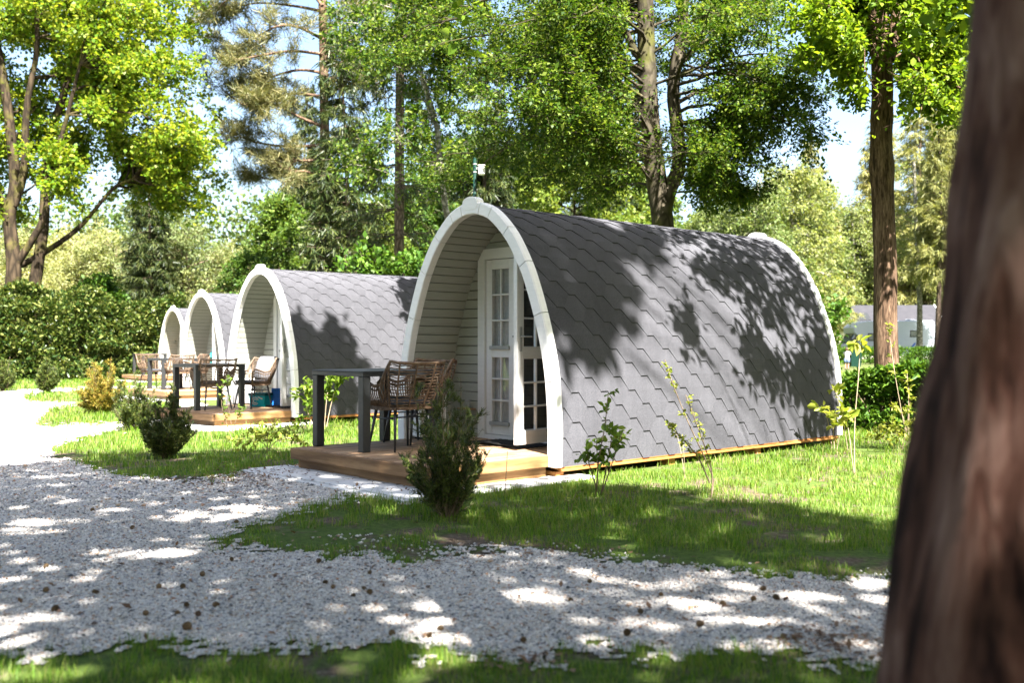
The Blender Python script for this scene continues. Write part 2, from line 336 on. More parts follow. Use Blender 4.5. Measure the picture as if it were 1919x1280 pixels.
def trim_boards(mb, y0, y1, front=True):
    zj = [1.347, 1.284, 1.086, .752, .276, -.34]; cut = [0.0]
    hz = np.interp(np.linspace(0, PLEN / 2, 400), _s, _d[:, 1])
    for z in sorted([q + CAMZ for q in zj]): cut.append(float(np.interp(z, hz, np.linspace(0, PLEN / 2, 400))))
    half = cut; segs = [(half[i], half[i + 1]) for i in range(len(half) - 1)]
    segs += [(PLEN - b, PLEN - a) for a, b in segs]; segs.append((half[-1], PLEN - half[-1]))
    for a, b in segs:
        n = max(3, int((b - a) / 0.06)); g = 0.004; s = np.linspace(a + g, b - g, n); c = 0.012
        rings = [(0.0 + c, y0), (0.0, y0 + c), (0.0, y1), (0.118, y1), (0.118, y0 + c * .6), (0.118 - c * .6, y0)]
        v = []; m = len(rings)
        for off, y in rings: v += [(p[0], y, p[1]) for p in prof(s, off)]
        f = []
        for k in range(m):
            k2 = (k + 1) % m
            for i in range(n - 1): f.append((k * n + i, k * n + i + 1, k2 * n + i + 1, k2 * n + i))
        f.append(tuple(k * n for k in range(m))); f.append(tuple(k * n + n - 1 for k in reversed(range(m))))
        mb.add(v, f)
def peak_block(mb, y0, y1):
    a = np.linspace(0, math.pi, 13); xs = 0.112 * np.cos(a); zs = 2.562 + 0.066 * np.sin(a) ** 0.9
    pts = [(0.125, 2.548)] + list(zip(xs, zs)) + [(-0.125, 2.548), (-0.09, 2.50), (0.09, 2.50)]; n = len(pts); c = 0.01
    v = []
    cx, cz = 0, 2.56
    for y, k in ((y0, 0.975), (y0 + c, 1.0), (y1, 1.0)): v += [((x - cx) * k, y, (z - cz) * k + cz) for x, z in pts]
    f = [tuple(range(n)), tuple(2 * n + i for i in reversed(range(n)))]
    for r in (0, 1):
        for i in range(n): j = (i + 1) % n; f.append((r * n + i, r * n + j, (r + 1) * n + j, (r + 1) * n + i))
    mb.add(v, f)
def shingles(mb):
    p, e = 0.39, 0.134; q = 0.092; y0, y1 = 0.055, POD_L - 0.055; ht = 0.012
    for side in (1, -1):
        ss = np.array([-.006, .05, .10, .15]); v = []
        for o in (-.004, .022):
            for q_ in ss:
                x, z = prof(q_ if side == 1 else PLEN - q_, 0.032 + o)
                v += [(x, y0, z), (x, y1, z)]
        mb.add(v, [(0, 1, 3, 2), (2, 3, 5, 4), (4, 5, 7, 6), (0, 8, 9, 1), (0, 2, 10, 8), (1, 9, 11, 3)])
        half = PLEN / 2; nc = int(half / e) + 2
        for c in range(nc):
            sb = -0.005 + c * e                               # lowest edge of the course, measured from the eaves
            st = min(sb + 2.1 * e, half + 0.06); sm = min(sb + e, half + 0.05)
            if sb > half - 0.02: continue
            ks = np.arange(-1, int((y1 - y0) / p) + 2)
            for k in ks:
                yc = y0 + k * p + (p / 2 if c % 2 else 0) + 0.003 * math.sin(k * 5.1 + c * 2.3)
                hb, hm = q / 2, p / 2 - q / 2 - .001
                rows = [(sb, hb, ht), ((sb + sm) / 2, (hb + hm) / 2, ht * .9), (sm, hm, ht * .8), (st, hm, 0.001)]
                lo = [(sb, hb, -0.012), ((sb + sm) / 2, (hb + hm) / 2, -0.012), (sm, hm, -0.012)]
                v = []
                for (s, h, o) in rows + lo:
                    s_ = s if side == 1 else PLEN - s
                    x, z = prof(s_, 0.032 - o - 0.0)
                    for sg in (-1, 1): v.append((x, min(max(yc + sg * h, y0), y1), z))
                if max(t[1] for t in v) - min(t[1] for t in v) < 0.02: continue
                f = [(0, 1, 3, 2), (2, 3, 5, 4), (4, 5, 7, 6), (8, 10, 2, 0), (10, 12, 4, 2), (1, 3, 11, 9), (3, 5, 13, 11), (0, 1, 9, 8)]
                mb.add(v, f)
def window_grid(bars, x0, x1, z0, z1, rows, y0, y1, t=0.009):
    xm = (x0 + x1) / 2; bars.box(xm - t, xm + t, y0, y1, z0 - .02, z1 + .005, 0.003)
    for i in range(1, rows):
        z = z0 + (z1 - z0) * i / rows; bars.box(x0 - .025, x1 + .025, y0 - .006, y1 + .006, z - .008, z + .008, 0.003)
def door_leaf(parent, w, z0, z1, curtains, x_from=0.0):
    """a glazed door leaf in local space: x from 0 to w, front face at y = 0, thickness 0.045"""
    st = 0.088 if w < .5 else 0.10; px0, px1 = st, w - st
    holes = [(z0 + .13, z0 + .80), (z0 + .915, z1 - .10)]
    fr = MB()
    fr.box(0, st, 0, .045, z0, z1, .004); fr.box(w - st, w, 0, .045, z0, z1, .004)
    zs = [z0] + [q for h in holes for q in h] + [z1]
    for a, b in ((zs[0], zs[1]), (zs[2], zs[3]), (zs[4], zs[5])): fr.box(st + .0005, w - st - .0005, .002, .043, a, b, .003)
    leaf = fr.build('door_leaf', M['frame_white'], parent)
    for (a, b) in holes:
        g = MB(); g.box(px0, px1, .020, .024, a, b); g.build('door_pane', M['glass'], leaf)
        bars = MB(); window_grid(bars, px0, px1, a, b, 3, .006, .038); bars.build('glazing_bar', M['frame_white'], leaf)
        sl = MB(); sl.box(px0 - .02, px1 + .02, -.022, .005, a - .035, a + .004, .004); sl.build('glazing_sill', M['sill'], leaf)
    return leaf, holes, px0, px1
def make_pod(open_deg=97):
    pod = thing('camping_cabin', (0, 0, 0), '', 'cabin')
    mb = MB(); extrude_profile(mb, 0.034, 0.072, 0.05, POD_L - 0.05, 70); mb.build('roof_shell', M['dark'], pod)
    mb = MB(); shingles(mb); mb.build('shingle_roof', M['shingle'], pod, normals=False)
    mb = MB(); trim_boards(mb, -0.03, 0.05); tr = mb.build('front_arch_trim', M['white'], pod)
    mb = MB(); peak_block(mb, -0.034, 0.05); mb.build('peak_block', M['white'], tr)
    mb = MB(); trim_boards(mb, -POD_L - 0.03, -POD_L + 0.06)
    for v in mb.V: v[:, 1] *= -1
    rt = mb.build('rear_arch_trim', M['white'], pod)
    mb = MB(); peak_block(mb, -POD_L - 0.045, -POD_L + 0.07)
    for v in mb.V: v[:, 1] *= -1
    mb.build('peak_block', M['white'], rt)
    # porch lining: horizontal painted boards running round the arch
    mb = MB(); bw = 0.098; s = 0.03
    while s < PLEN - 0.03:
        a, b = s, min(s + bw - 0.005, PLEN - 0.02); ss = np.array([a, a + .007, (a + b) / 2, b - .007, b]); of = [0.082, 0.089, 0.090, 0.089, 0.082]
        v = []
        for y in (0.045, WALL_Y - 0.001): v += [(*(lambda p: (p[0], y, p[1]))(prof(q, o)),) for q, o in zip(ss, of)]
        mb.add(v, [(i, i + 1, i + 6, i + 5) for i in range(4)] + [(0, 5, 9, 4), ]); s += bw
    mb.build('porch_lining', M['sage'], pod)
    # boarded front wall with the door opening
    mb = MB(); z = 0.20; fx = 0.626; zt = 2.19
    while z < 2.49:
        z1 = z + bw - 0.004
        def piece(xa0, xa1, xb0, xb1):
            if xb0 - xa0 < .01: return
            v = [(xa0, WALL_Y, z), (xb0, WALL_Y, z), (xb1, WALL_Y, z1), (xa1, WALL_Y, z1)]
            v += [(x, WALL_Y - .012, zz + d) for (x, _, zz), d in zip(v, (.006, .006, -.006, -.006))]
            mb.add(v, [(4, 5, 6, 7), (0, 1, 5, 4), (1, 2, 6, 5), (2, 3, 7, 6), (3, 0, 4, 7)])
        w0, w1 = half_w(z) + .01, half_w(z1) + .01
        if z > 2.40: w0, w1 = min(w0, .36), min(w1, .30)
        if z1 < zt: piece(-w0, -w1, -fx, -fx); piece(fx, fx, w0, w1)
        else: piece(-w0, -w1, w0, w1)
        z += bw
    mb.build('front_wall', M['sage'], pod)
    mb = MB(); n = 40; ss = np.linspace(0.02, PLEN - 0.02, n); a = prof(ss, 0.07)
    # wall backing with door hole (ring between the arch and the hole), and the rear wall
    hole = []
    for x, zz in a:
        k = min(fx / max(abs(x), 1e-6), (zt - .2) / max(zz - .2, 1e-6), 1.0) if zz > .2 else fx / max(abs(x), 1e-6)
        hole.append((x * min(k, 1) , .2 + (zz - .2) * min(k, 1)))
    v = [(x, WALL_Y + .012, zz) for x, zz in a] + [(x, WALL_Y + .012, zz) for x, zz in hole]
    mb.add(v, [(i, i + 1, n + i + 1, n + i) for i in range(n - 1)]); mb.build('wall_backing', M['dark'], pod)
    mb = MB(); mb.add([(x, POD_L - .10, zz) for x, zz in a], [tuple(range(n))]); mb.build('rear_wall', M['sage'], pod)
    # door frame (chamfered top corners), two leaves
    mb = MB(); Y0_, Y1_ = WALL_Y - .035, WALL_Y + .05; J = .108; ch = .06
    def prism(poly, y0, y1):
        m = len(poly); v = [(x, y0, zz) for x, zz in poly] + [(x, y1, zz) for x, zz in poly]
        mb.add(v, [tuple(range(m)), tuple(m + i for i in reversed(range(m)))] + [(i, (i + 1) % m, m + (i + 1) % m, m + i) for i in range(m)])
    for sg in (-1, 1): prism([(sg * .626, .21), (sg * (.626 - J), .21), (sg * (.626 - J), 2.08), (sg * .626, 2.08 + .05)], Y0_, Y1_)
    prism([(-.518, 2.08), (.518, 2.08), (.626, 2.13), (.626 - ch, 2.19), (-.626 + ch, 2.19), (-.626, 2.13)], Y0_, Y1_)
    mb.box(-.518, .518, Y0_, Y1_, .205, .255, .004)
    fr = mb.build('door_frame', M['frame_white'], pod)
    dl = thing('door', (-.515, WALL_Y - .012, 0), '', ''); dl.parent = pod
    for k in ('label', 'category'): del dl[k]
    leaf, holes, a0, a1 = door_leaf(dl, .437, .26, 2.075, True)
    for (za, zb) in holes:
        cu = MB(); xs = np.linspace(a0 - .05, a1 + .05, 40); yy = .052 + .014 * np.sin(xs * 75) + .006 * np.sin(xs * 31)
        v = [(x, y, zb + .05) for x, y in zip(xs, yy)] + [(x, y + .004, za - .05) for x, y in zip(xs, yy)]
        cu.add(v, [(i, i + 1, 41 + i, 40 + i) for i in range(39)]); cu.build('curtain', M['curtain'], dl, smooth=True)
    ed = MB(); ed.box(.438, .455, .004, .048, .26, 2.075, .002); ed.build('door_edge', M['deck'], leaf)
    do = thing('door', (.515, WALL_Y - .05, 0), '', '', rz=0); do.parent = pod
    for k in ('label', 'category'): del do[k]
    leaf2, *_ = door_leaf(do, .59, .26, 2.075, False)
    hd = MB()                                             # lever handles on long plates, both faces
    for y, sg in ((-.002, -1), (.047, 1)):
        hd.box(.525, .558, y if sg > 0 else y - .008, y + .008 if sg > 0 else y, 1.13, 1.36, .003)
        hd.tube([(.541, y, 1.27), (.541, y + sg * .045, 1.27)], .009, 8); hd.tube([(.545, y + sg * .045, 1.27), (.44, y + sg * .05, 1.268)], .009, 8)
    hd.build('door_handle', M['sill'], leaf2)
    do.rotation_euler = (0, 0, R(180 + open_deg))          # hinged on the right jamb, swung out
    mb = MB()                                             # sill beams, ledges, joists, bearers
    for sg in (-1, 1):
        xs = sorted((sg * 1.06, sg * 1.15)); mb.box(xs[0], xs[1], .02, POD_L - .02, .085, .158, .004)
        xs = sorted((sg * 1.10, sg * 1.172)); mb.box(xs[0], xs[1], .06, POD_L - .06, .062, .083, .003)
        for y in (.02, 1.6, 3.1, POD_L - .12):
            xs = sorted((sg * .98, sg * 1.13)); mb.box(xs[0], xs[1], y, y + .10, -.02, .061, .004)
    mb.build('base_beam', M['beam'], pod)
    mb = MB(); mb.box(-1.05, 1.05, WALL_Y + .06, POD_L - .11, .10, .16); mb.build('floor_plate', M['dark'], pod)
    return pod

pod1 = make_pod()
PODS = [(np.array([-.386, 9.901]), 0.0, 'grey shingled arched cabin nearest the camera, behind the dark yew, leaf shadows on its roof'),
        (np.array([-4.256, 17.24]), -.09, 'arched cabin with the blue board and teal basket on its porch, second from the camera'),
        (np.array([-7.61, 25.0]), -.115, 'arched cabin with a grey slatted lounger leaning in its porch, third from the camera'),
        (np.array([-11.96, 36.0]), -.115, 'farthest and smallest arched cabin, beside the tall dark hedge')]
pods = []
for i, (c, dz, lab) in enumerate(PODS):
    p = pod1 if i == 0 else copy_tree(pod1)
    p.location = (c[0], c[1], dz); p.rotation_euler = (0, 0, -TH); p['label'] = lab; p['category'] = 'cabin'; p['group'] = 'arched camping cabins in a row'
    if i == 1:
        for d_ in p.children:
            if d_.type == 'EMPTY' and d_.location.x > 0: d_.rotation_euler[2] = R(180 + 103)
    pods.append(p)
def podxy(i, lat, dep, z=0.0):
    c, dz, _ = PODS[i]; q = c + RX * lat + AX * dep; return np.array([q[0], q[1], z + dz])

# ------------------------------------------------------------------ decks, slabs, mats
DECK_Z = 0.21
def make_deck():
    d = thing('wooden_deck', (0, 0, 0), '', 'deck')
    mb = MB(); n = 15; w = 2.06 / n
    for i in range(n):
        x0 = -1.0 + i * w + .004; y1 = WALL_Y - .002 if abs(x0 + w / 2) < 1.02 else -.06
        ya = -1.335; cut = -0.4 + ((i * 7) % 5) * 0.22
        mb.box(x0, x0 + w - .008, ya, min(cut, y1) - .001, DECK_Z - .026, DECK_Z + .0007 * ((i * 3) % 4), .003)
        if cut < y1 - .05: mb.box(x0, x0 + w - .008, cut + .001, y1, DECK_Z - .026, DECK_Z + .0007 * ((i * 5) % 4), .003)
    mb.build('deck_boards', M['deck'], d)
    mb = MB(); mb.box(-1.04, 1.09, -1.39, -1.345, DECK_Z - .105, DECK_Z, .006); mb.build('front_fascia', M['fascia_x'], d)
    for x0, x1 in ((1.064, 1.096), (-1.04, -1.008)): mb = MB(); mb.box(x0, x1, -1.343, -.036, DECK_Z - .105, DECK_Z, .006); mb.build('side_fascia', M['fascia_y'], d)
    mb = MB(); mb.box(-.97, 1.01, -1.325, -1.285, -.02, DECK_Z - .107, .005); mb.build('front_plinth', M['fascia_x'], d)
    for x0, x1 in ((1.012, 1.045), (-1.0, -.972)): mb = MB(); mb.box(x0, x1, -1.325, -.02, -.02, DECK_Z - .107, .005); mb.build('side_plinth', M['fascia_y'], d)
    return d
dk = make_deck()
for i, lab in enumerate(['pale wooden deck under the nearest table, its front corner behind the dark yew', 'reddish wooden deck of the second cabin, carrying the teal basket', 'sunlit wooden deck of the third cabin, glimpsed behind the yew bushes', 'small far wooden deck before the farthest cabin']):
    d = dk if i == 0 else copy_tree(dk)
    c, dz, _ = PODS[i]; d.location = (c[0], c[1], dz); d.rotation_euler = (0, 0, -TH); d['label'] = lab; d['group'] = 'wooden porch decks'
def make_slabs():
    mb = MB(); n = 6
    for i in range(n):
        x0 = -1.25 + i * .43; mb.box(x0 + .005, x0 + .425, -1.72, -1.29 - .0, -.05, .022 + .002 * (i % 3), .006)
    mb.box(-1.25, 1.33, -1.80, -1.735, -.06, .016, .006)
    for i in range(4):
        y0 = -1.28 + i * .40; mb.box(1.06, 1.33, y0 + .002, y0 + .398, -.05, .018 + .002 * (i % 2), .006)
    return mb.build('paving', M['slab'])
pv = make_slabs()
for i in range(4):
    o = pv if i == 0 else pv.copy()
    if i: COL.objects.link(o)
    c, dz, _ = PODS[i]; o.location = (c[0], c[1], dz); o.rotation_euler = (0, 0, -TH); kind(o, 'structure')
def make_mat():
    mb = MB(); nx, ny = 46, 30
    xs = np.linspace(-.27, .56, nx); ys = np.linspace(.13, .595, ny); v = []
    for y in ys:
        for x in xs: v.append((x, y, DECK_Z + .010 + .018 * max(0, math.sin((x + .35) * 3.4)) * (1 - (y - .13) / .5) + .004 * (((int(x * 90) + int(y * 90)) % 2))))
    f = [(j * nx + i, j * nx + i + 1, (j + 1) * nx + i + 1, (j + 1) * nx + i) for j in range(ny - 1) for i in range(nx - 1)]
    n = len(v); v += [(x, y, z - .009) for x, y, z in v]; f += [tuple(n + k for k in reversed(q)) for q in f]
    for i in range(nx - 1): f += [(i, n + i, n + i + 1, i + 1), ((ny - 1) * nx + i, (ny - 1) * nx + i + 1, n + (ny - 1) * nx + i + 1, n + (ny - 1) * nx + i)]
    for j in range(ny - 1): f += [(j * nx, (j + 1) * nx, n + (j + 1) * nx, n + j * nx), (j * nx + nx - 1, n + j * nx + nx - 1, n + (j + 1) * nx + nx - 1, (j + 1) * nx + nx - 1)]
    mb.add(v, f); return mb.build('door_mat', M['rubber'], None, normals=False)
mt = make_mat(); tag(mt, 'black rubber honeycomb door mat curling before the nearest open door', 'door mat', 'door mats')
mt2 = mt.copy(); COL.objects.link(mt2); mt2['label'] = 'dark door mat beside the blue board on the second porch'
for o, i in ((mt, 0), (mt2, 1)): c, dz, _ = PODS[i]; o.location = (c[0], c[1], dz); o.rotation_euler = (0, 0, -TH)

# ------------------------------------------------------------------ tables and chairs
def make_table():
    t = thing('garden_table', (0, 0, 0), '', 'table'); h = .4365
    mb = MB(); mb.box(-h, h, -h, h, .742 - .012, .742, .003)
    mb.build('table_top', M['anthracite'], t)
    mb = MB()
    for sg in (-1, 1):
        mb.box(-h + .002, h - .002, min(sg * (h - .002), sg * (h - .04)), max(sg * (h - .002), sg * (h - .04)), .692, .7285, .002)
        mb.box(min(sg * (h - .002), sg * (h - .04)), max(sg * (h - .002), sg * (h - .04)), -h + .042, h - .042, .692, .7285, .002)
    mb.build('apron', M['anthracite'], t)
    for sx in (-1, 1):
        for sy in (-1, 1):
            mb = MB(); xs = sorted((sx * (h - .004), sx * (h - .088))); ys = sorted((sy * (h - .004), sy * (h - .088)))
            mb.box(xs[0], xs[1], ys[0], ys[1], .004, .6915, .005); mb.build('leg', M['anthracite'], t)
            
    return t
tb = make_table()
for i, (la, de, lab) in enumerate([(-.59, -.725, 'anthracite square table on the nearest deck, one chair tucked under it'), (-.275, -.785, 'anthracite square table on the reddish deck of the second cabin'), (-.25, -.62, 'sunlit grey table on the third cabin deck, left of the tan chair'), (-.3, -.7, 'small far table on the deck of the farthest cabin')]):
    o = tb if i == 0 else copy_tree(tb)
    o.location = podxy(i, la, de, DECK_Z); o.rotation_euler = (0, 0, -TH); o['label'] = lab; o['group'] = 'garden tables on the decks'

def chair_u(u):                                           # plan of the shell, u from -1 (left arm front) to 1
    P = [(-.285, .25), (-.295, .08), (-.297, -.08), (-.275, -.18), (-.20, -.245), (0, -.272), (.20, -.245), (.275, -.18), (.297, -.08), (.295, .08), (.285, .25)]
    Q = smooth_path(P, 401); return Q[np.clip(((np.asarray(u) + 1) * 200).astype(int), 0, 400)]
def chair_h(u):
    a = np.abs(u); return np.interp(a, [0, .30, .42, .52, .60, .72, .92, 1.0], [.815, .82, .835, .72, .615, .60, .655, .60])
def chair_p(u, v):
    u = np.asarray(u, float); v = np.broadcast_to(np.asarray(v, float), u.shape); q = chair_u(u); h = chair_h(u); zb = .405
    z = zb + v * (h - zb); k = .80 + .20 * np.clip(v * 1.5, 0, 1) ** .7
    back = np.clip(1 - np.abs(u) / .62, 0, 1) ** .6; lean = np.clip(z - .46, 0, 1) * .36 * back
    wide = 1 + .18 * np.clip(z - .5, 0, 1)
    return np.stack([q[:, 0] * k * wide, q[:, 1] * k - lean, z], -1)
def make_chair(cushion=False):
    c = thing('rattan_chair', (0, 0, 0), '', 'chair')
    mb = MB()
    for j, v in enumerate(np.linspace(.06, .94, 14)):     # strands round the back
        um = .47 if v > .5 else .56; u = np.linspace(-um, um, 25)
        P = chair_p(u, v); P[:, 2] += .004 * np.sin(u * 40 + j * math.pi); mb.tube(P, .0056, 5)
    for sg in (-1, 1):                                    # upright strands of the arms
        for u in np.linspace(.50, .985, 13):
            v = np.linspace(0, 1, 9); P = chair_p(np.full(9, sg * u), v); P[:, 0] += sg * .012 * np.sin(v * math.pi); mb.tube(P, .006, 5)
    mb.build('woven_shell', M['rattan'], c, smooth=True)
    mb = MB(); u = np.linspace(-1, 1, 91); mb.tube(chair_p(u, 1.0), .0145, 8); mb.tube(chair_p(u, 0.0), .013, 7); mb.tube(chair_p(u, .03) - [0, 0, .025], .010, 6)
    for sg in (-1, 1):
        uu = np.linspace(.5, 1, 31); mb.tube(chair_p(sg * uu, .80), .009, 6)
        v = np.linspace(0, 1, 11); mb.tube(chair_p(np.full(11, sg * 1.0), v), .0125, 7)
    for u0 in (-.45, -.27, -.09, .09, .27, .45):
        v = np.linspace(0, 1, 13); P = chair_p(np.full(13, u0), v); P[:, 1] -= .007; mb.tube(P, .0085, 6)
    f0 = chair_p(np.array([-1.0, 1.0]), 0.0); mb.tube([f0[0], f0[0] * .5 + f0[1] * .5 + [0, .03, 0], f0[1]], .013, 7)
    mb.build('cane_frame', M['rattan'], c, smooth=True)
    mb = MB()
    for y in np.linspace(-.20, .24, 16): mb.tube([(-.22, y, .405), (.22, y, .405)], .006, 5)
    mb.build('seat_weave', M['rattan'], c, smooth=True)
    mb = MB()                                             # seat pad
    n = 16; xs = np.linspace(-1, 1, n); v = []; 
    for top in (1, 0):
        for y in xs:
            for x in xs:
                e = (max(0, 1 - abs(x) ** 8) * max(0, 1 - abs(y) ** 8)) ** .4
                v.append((x * .225, y * .225 + .015, .440 + (.026 if top else -.022) * e))
    f = [(j * n + i, j * n + i + 1, (j + 1) * n + i + 1, (j + 1) * n + i) for j in range(n - 1) for i in range(n - 1)]; f += [tuple(n * n + k for k in reversed(q)) for q in f]
    mb.add(v, f); mb.build('seat_pad', M['cushion_dark'], c, smooth=True, normals=False)
    for sx in (-1, 1):
        for sy in (-1, 1):
            mb = MB(); mb.tube([(sx * .175, sy * .15 + .01, .40), (sx * .225, sy * .215 + .01, .003)], [.0165, .010], 8); mb.build('leg', M['black_metal'], c, smooth=True)
    mb = MB()
    for sx in (-1, 1): mb.tube([(sx * .188, -.17 + .01, .30), (sx * .188, .17 + .01, .30)], .008, 6)
    mb.tube([(-.188, .01, .30), (.188, .01, .30)], .008, 6)
    for sy in (-1, 1): mb.tube([(-.175, sy * .15 + .01, .394), (.175, sy * .15 + .01, .394)], .010, 6)
    mb.build('stretcher', M['black_metal'], c, smooth=True)
    if cushion:
        for nm, mat_, off, hw, z0, z1 in (('back_cushion', 'cushion_grey', .045, .215, .47, .86), ('back_pad', 'cushion_dark', -.01, .235, .45, .86)):
            mb = MB(); v = []; nn = 18
            for top in (1, 0):
                for b in np.linspace(-1, 1, nn):
                    for a in np.linspace(-1, 1, nn):
                        e = (max(0, 1 - abs(a) ** 5) * max(0, 1 - abs(b) ** 5)) ** .5; zz = (z0 + z1) / 2 + b * (z1 - z0) / 2
                        xx = a * hw * (1 - .22 * max(0, abs(b) - .6) / .4)
                        v.append((xx, -.19 + off - .34 * (zz - .46) + (.05 if top else -.03) * e, zz))
            f = [(j * nn + i, j * nn + i + 1, (j + 1) * nn + i + 1, (j + 1) * nn + i) for j in range(nn - 1) for i in range(nn - 1)]; f += [tuple(nn * nn + k for k in reversed(q)) for q in f]
            mb.add(v, f); mb.build(nm, M[mat_], c, smooth=True, normals=False)
    return c
ch = make_chair(); chc = make_chair(True)
def face_rz(fx, fy): return math.atan2(-fx, fy)           # local +y looks along (fx, fy)
def put_chair(src, first, loc, f, lab):
    o = src if first else copy_tree(src); o.location = loc; o.rotation_euler = (0, 0, face_rz(*f)); o['label'] = lab; o['group'] = 'wicker armchairs on the decks'; return o
put_chair(ch, True, (-1.03, 9.575, DECK_Z), (-.66, .75), 'brown wicker armchair seen from behind at the nearest table')
put_chair(ch, False, (-.965, 10.19, DECK_Z), (-.74, -.67), 'dark wicker armchair half hidden behind the nearest brown one')
c2 = podxy(1, 0, 0, DECK_Z)[2]
put_chair(ch, False, (-4.87, 16.66, c2), (-.62, .78), 'dark wicker armchair seen from behind at the second cabin table')
put_chair(chc, True, (-4.33, 17.12, c2), (-.62, -.78), 'wicker armchair with a pale grey back cushion, before the teal basket')
q = podxy(2, .25, -.70, DECK_Z); put_chair(ch, False, q, (-.70, .71), 'sunlit tan wicker armchair on the third deck, back to the camera')
q = podxy(2, -.05, -.10, DECK_Z); put_chair(ch, False, q, (-.74, -.67), 'sunlit tan wicker armchair nearest the third cabin porch wall')
q = podxy(2, -1.15, -.75, DECK_Z); put_chair(ch, False, q, (.72, -.69), 'shaded wicker armchair against the hedge, left of the sunlit grey table')

# ------------------------------------------------------------------ small things on the porches
def vent_unit(i, lat, dep, lab):
    t = thing('slatted_heater', podxy(i, lat, dep, DECK_Z), lab, 'heater', 'white slatted heaters by the porch walls', -TH)
    mb = MB(); mb.box(-.08, .075, -.17, .17, .02, .46, .01); mb.build('casing', M['white'], t)
    mb = MB()
    for k in range(11): y = -.15 + k * .0285; mb.box(.0765, .088, y, y + .011, .06, .43, .002)
    mb.build('grille', M['white'], t)
    mb = MB(); mb.box(-.06, .06, -.15, -.11, 0, .019); mb.box(-.06, .06, .11, .15, 0, .019); mb.build('foot', M['rubber'], t)
vent_unit(0, -.93, .20, 'white slatted heater standing by the left porch wall of the nearest cabin')
vent_unit(1, -.93, .20, 'white slatted heater on the second porch, behind the wicker chair legs')
m_teal = m_noise('teal_plastic', [(0.3, (0.0, 0.36, 0.46)), (0.7, (0.01, 0.44, 0.55))], 20, rough=0.35, bump=0.05)
m_teal_d = m_noise('dark_teal_plastic', [(0.3, (0.0, 0.07, 0.09)), (0.7, (0.0, 0.09, 0.12))], 20, rough=0.4, bump=0.05)
m_blue = m_noise('blue_plastic', [(0.3, (0.01, 0.13, 0.55)), (0.7, (0.015, 0.16, 0.62))], 20, rough=0.4, bump=0.05)
t = thing('shopping_basket', podxy(1, -.20, .12, DECK_Z), 'teal basket with pale printed swirl and white handles on the second porch', 'basket', rz=-.35)
def tapered(mb, x, y, z0, z1, k, th=.012):
    for sx, sy, w, d in ((-1, 0, th, y), (1, 0, th, y), (0, -1, x, th), (0, 1, x, th)):
        v = []
        for z, s_ in ((z0, k), (z1, 1.0)):
            cx_, cy_ = sx * (x * s_), sy * (y * s_)
            hw, hd = (th / 2 if sx else x * s_), (th / 2 if sy else y * s_)
            v += [(cx_ - hw, cy_ - hd, z), (cx_ + hw, cy_ - hd, z), (cx_ + hw, cy_ + hd, z), (cx_ - hw, cy_ + hd, z)]
        mb.add(v, [(0, 1, 5, 4), (1, 2, 6, 5), (2, 3, 7, 6), (3, 0, 4, 7), (4, 5, 6, 7), (3, 2, 1, 0)])
mb = MB(); tapered(mb, .16, .11, 0.004, .23, .86); mb.box(-.135, .135, -.092, .092, .003, .012); body = mb.build('basket_body', m_teal, t)
mb = MB(); tapered(mb, .168, .118, .19, .235, .99); mb.build('rim', m_teal_d, body)
mb = MB()
for sx in (-1, 1): mb.tube(smooth_path([(sx * .07 - .06, -.03 + sx * .05, .22), (sx * .05 - .04, sx * .06, .31), (sx * .05 + .03, sx * .06, .315), (sx * .07 + .07, -.03 + sx * .05, .22)], 15), .011, 6)
mb.build('handle', M['white'], t, smooth=True)
mb = MB()                                                 # printed swirl on the front panel
for r_, z_ in ((.062, .10), (.032, .10)):
    a = np.linspace(.3, 2 * math.pi * .9, 24); mb.tube(np.stack([-.03 + r_ * np.cos(a), np.full(24, -.1155 + .0), z_ + r_ * np.sin(a)], -1), .009, 5)
mb.tube([(.03, -.118, .17), (.12, -.122, .14)], .012, 5); mb.build('printed_swirl', M['white'], body)
t = thing('blue_board', podxy(1, -.10, .36, DECK_Z), 'bright blue plastic board with holes leaning on the second cabin door', 'board', rz=.05)
mb = MB(); mb.box(-.085, .085, -.012, .012, 0, .31, .01, M=Matrix.Rotation(R(-9), 4, 'X')); b_ = mb.build('board', m_blue, t)
mb = MB()
Mr = np.array(Matrix.Rotation(R(-9), 4, 'X'))[:3, :3]
for x in (-.055, -.02, .02, .055):
    for z in (.285, .265, .19, .155, .04): p = Mr @ np.array([x, -.0135, z]); mb.tube([p, p + Mr @ np.array([0, .004, 0])], .006, 8)
mb.build('finger_holes', m_teal_d, b_)
# third porch: slatted lounger, teal towel
t = thing('folded_lounger', podxy(2, .50, .35, DECK_Z), 'grey slatted lounger leaning upright in the third cabin porch', 'lounger', rz=-TH + .35)
Mx = Matrix.Rotation(R(-14), 4, 'X'); mb = MB()
for sx in (-1, 1): mb.box(sx * .2 - .018, sx * .2 + .018, -.02, .02, 0, 1.18, .006, M=Mx)
mb.build('side_rail', M['sill'], t); mb = MB()
for k in range(11): mb.box(-.18, .18, -.012, .008, .12 + k * .098, .165 + k * .098, .004, M=Mx)
mb.build('slat', M['sill'], t)
m_towel = m_noise('teal_cloth', [(0.3, (0.03, 0.40, 0.42)), (0.7, (0.05, 0.5, 0.52))], 30, rough=0.9)
mb = MB(); n = 18; zs = np.linspace(.98, .62, n); v = []
for k, z in enumerate(zs): 
    x = -.05 - .10 * (k / n) + .02 * math.sin(k * .8); v += [(x - .02, .02 * math.sin(k * .5), z), (x + .025, .015 + .02 * math.sin(k * .5 + .6), z)]
nv = len(v); v += [(x, y + .006, z) for x, y, z in v]
f = [(2 * i, 2 * i + 1, 2 * i + 3, 2 * i + 2) for i in range(n - 1)]; f += [tuple(nv + k for k in reversed(q_)) for q_ in f]
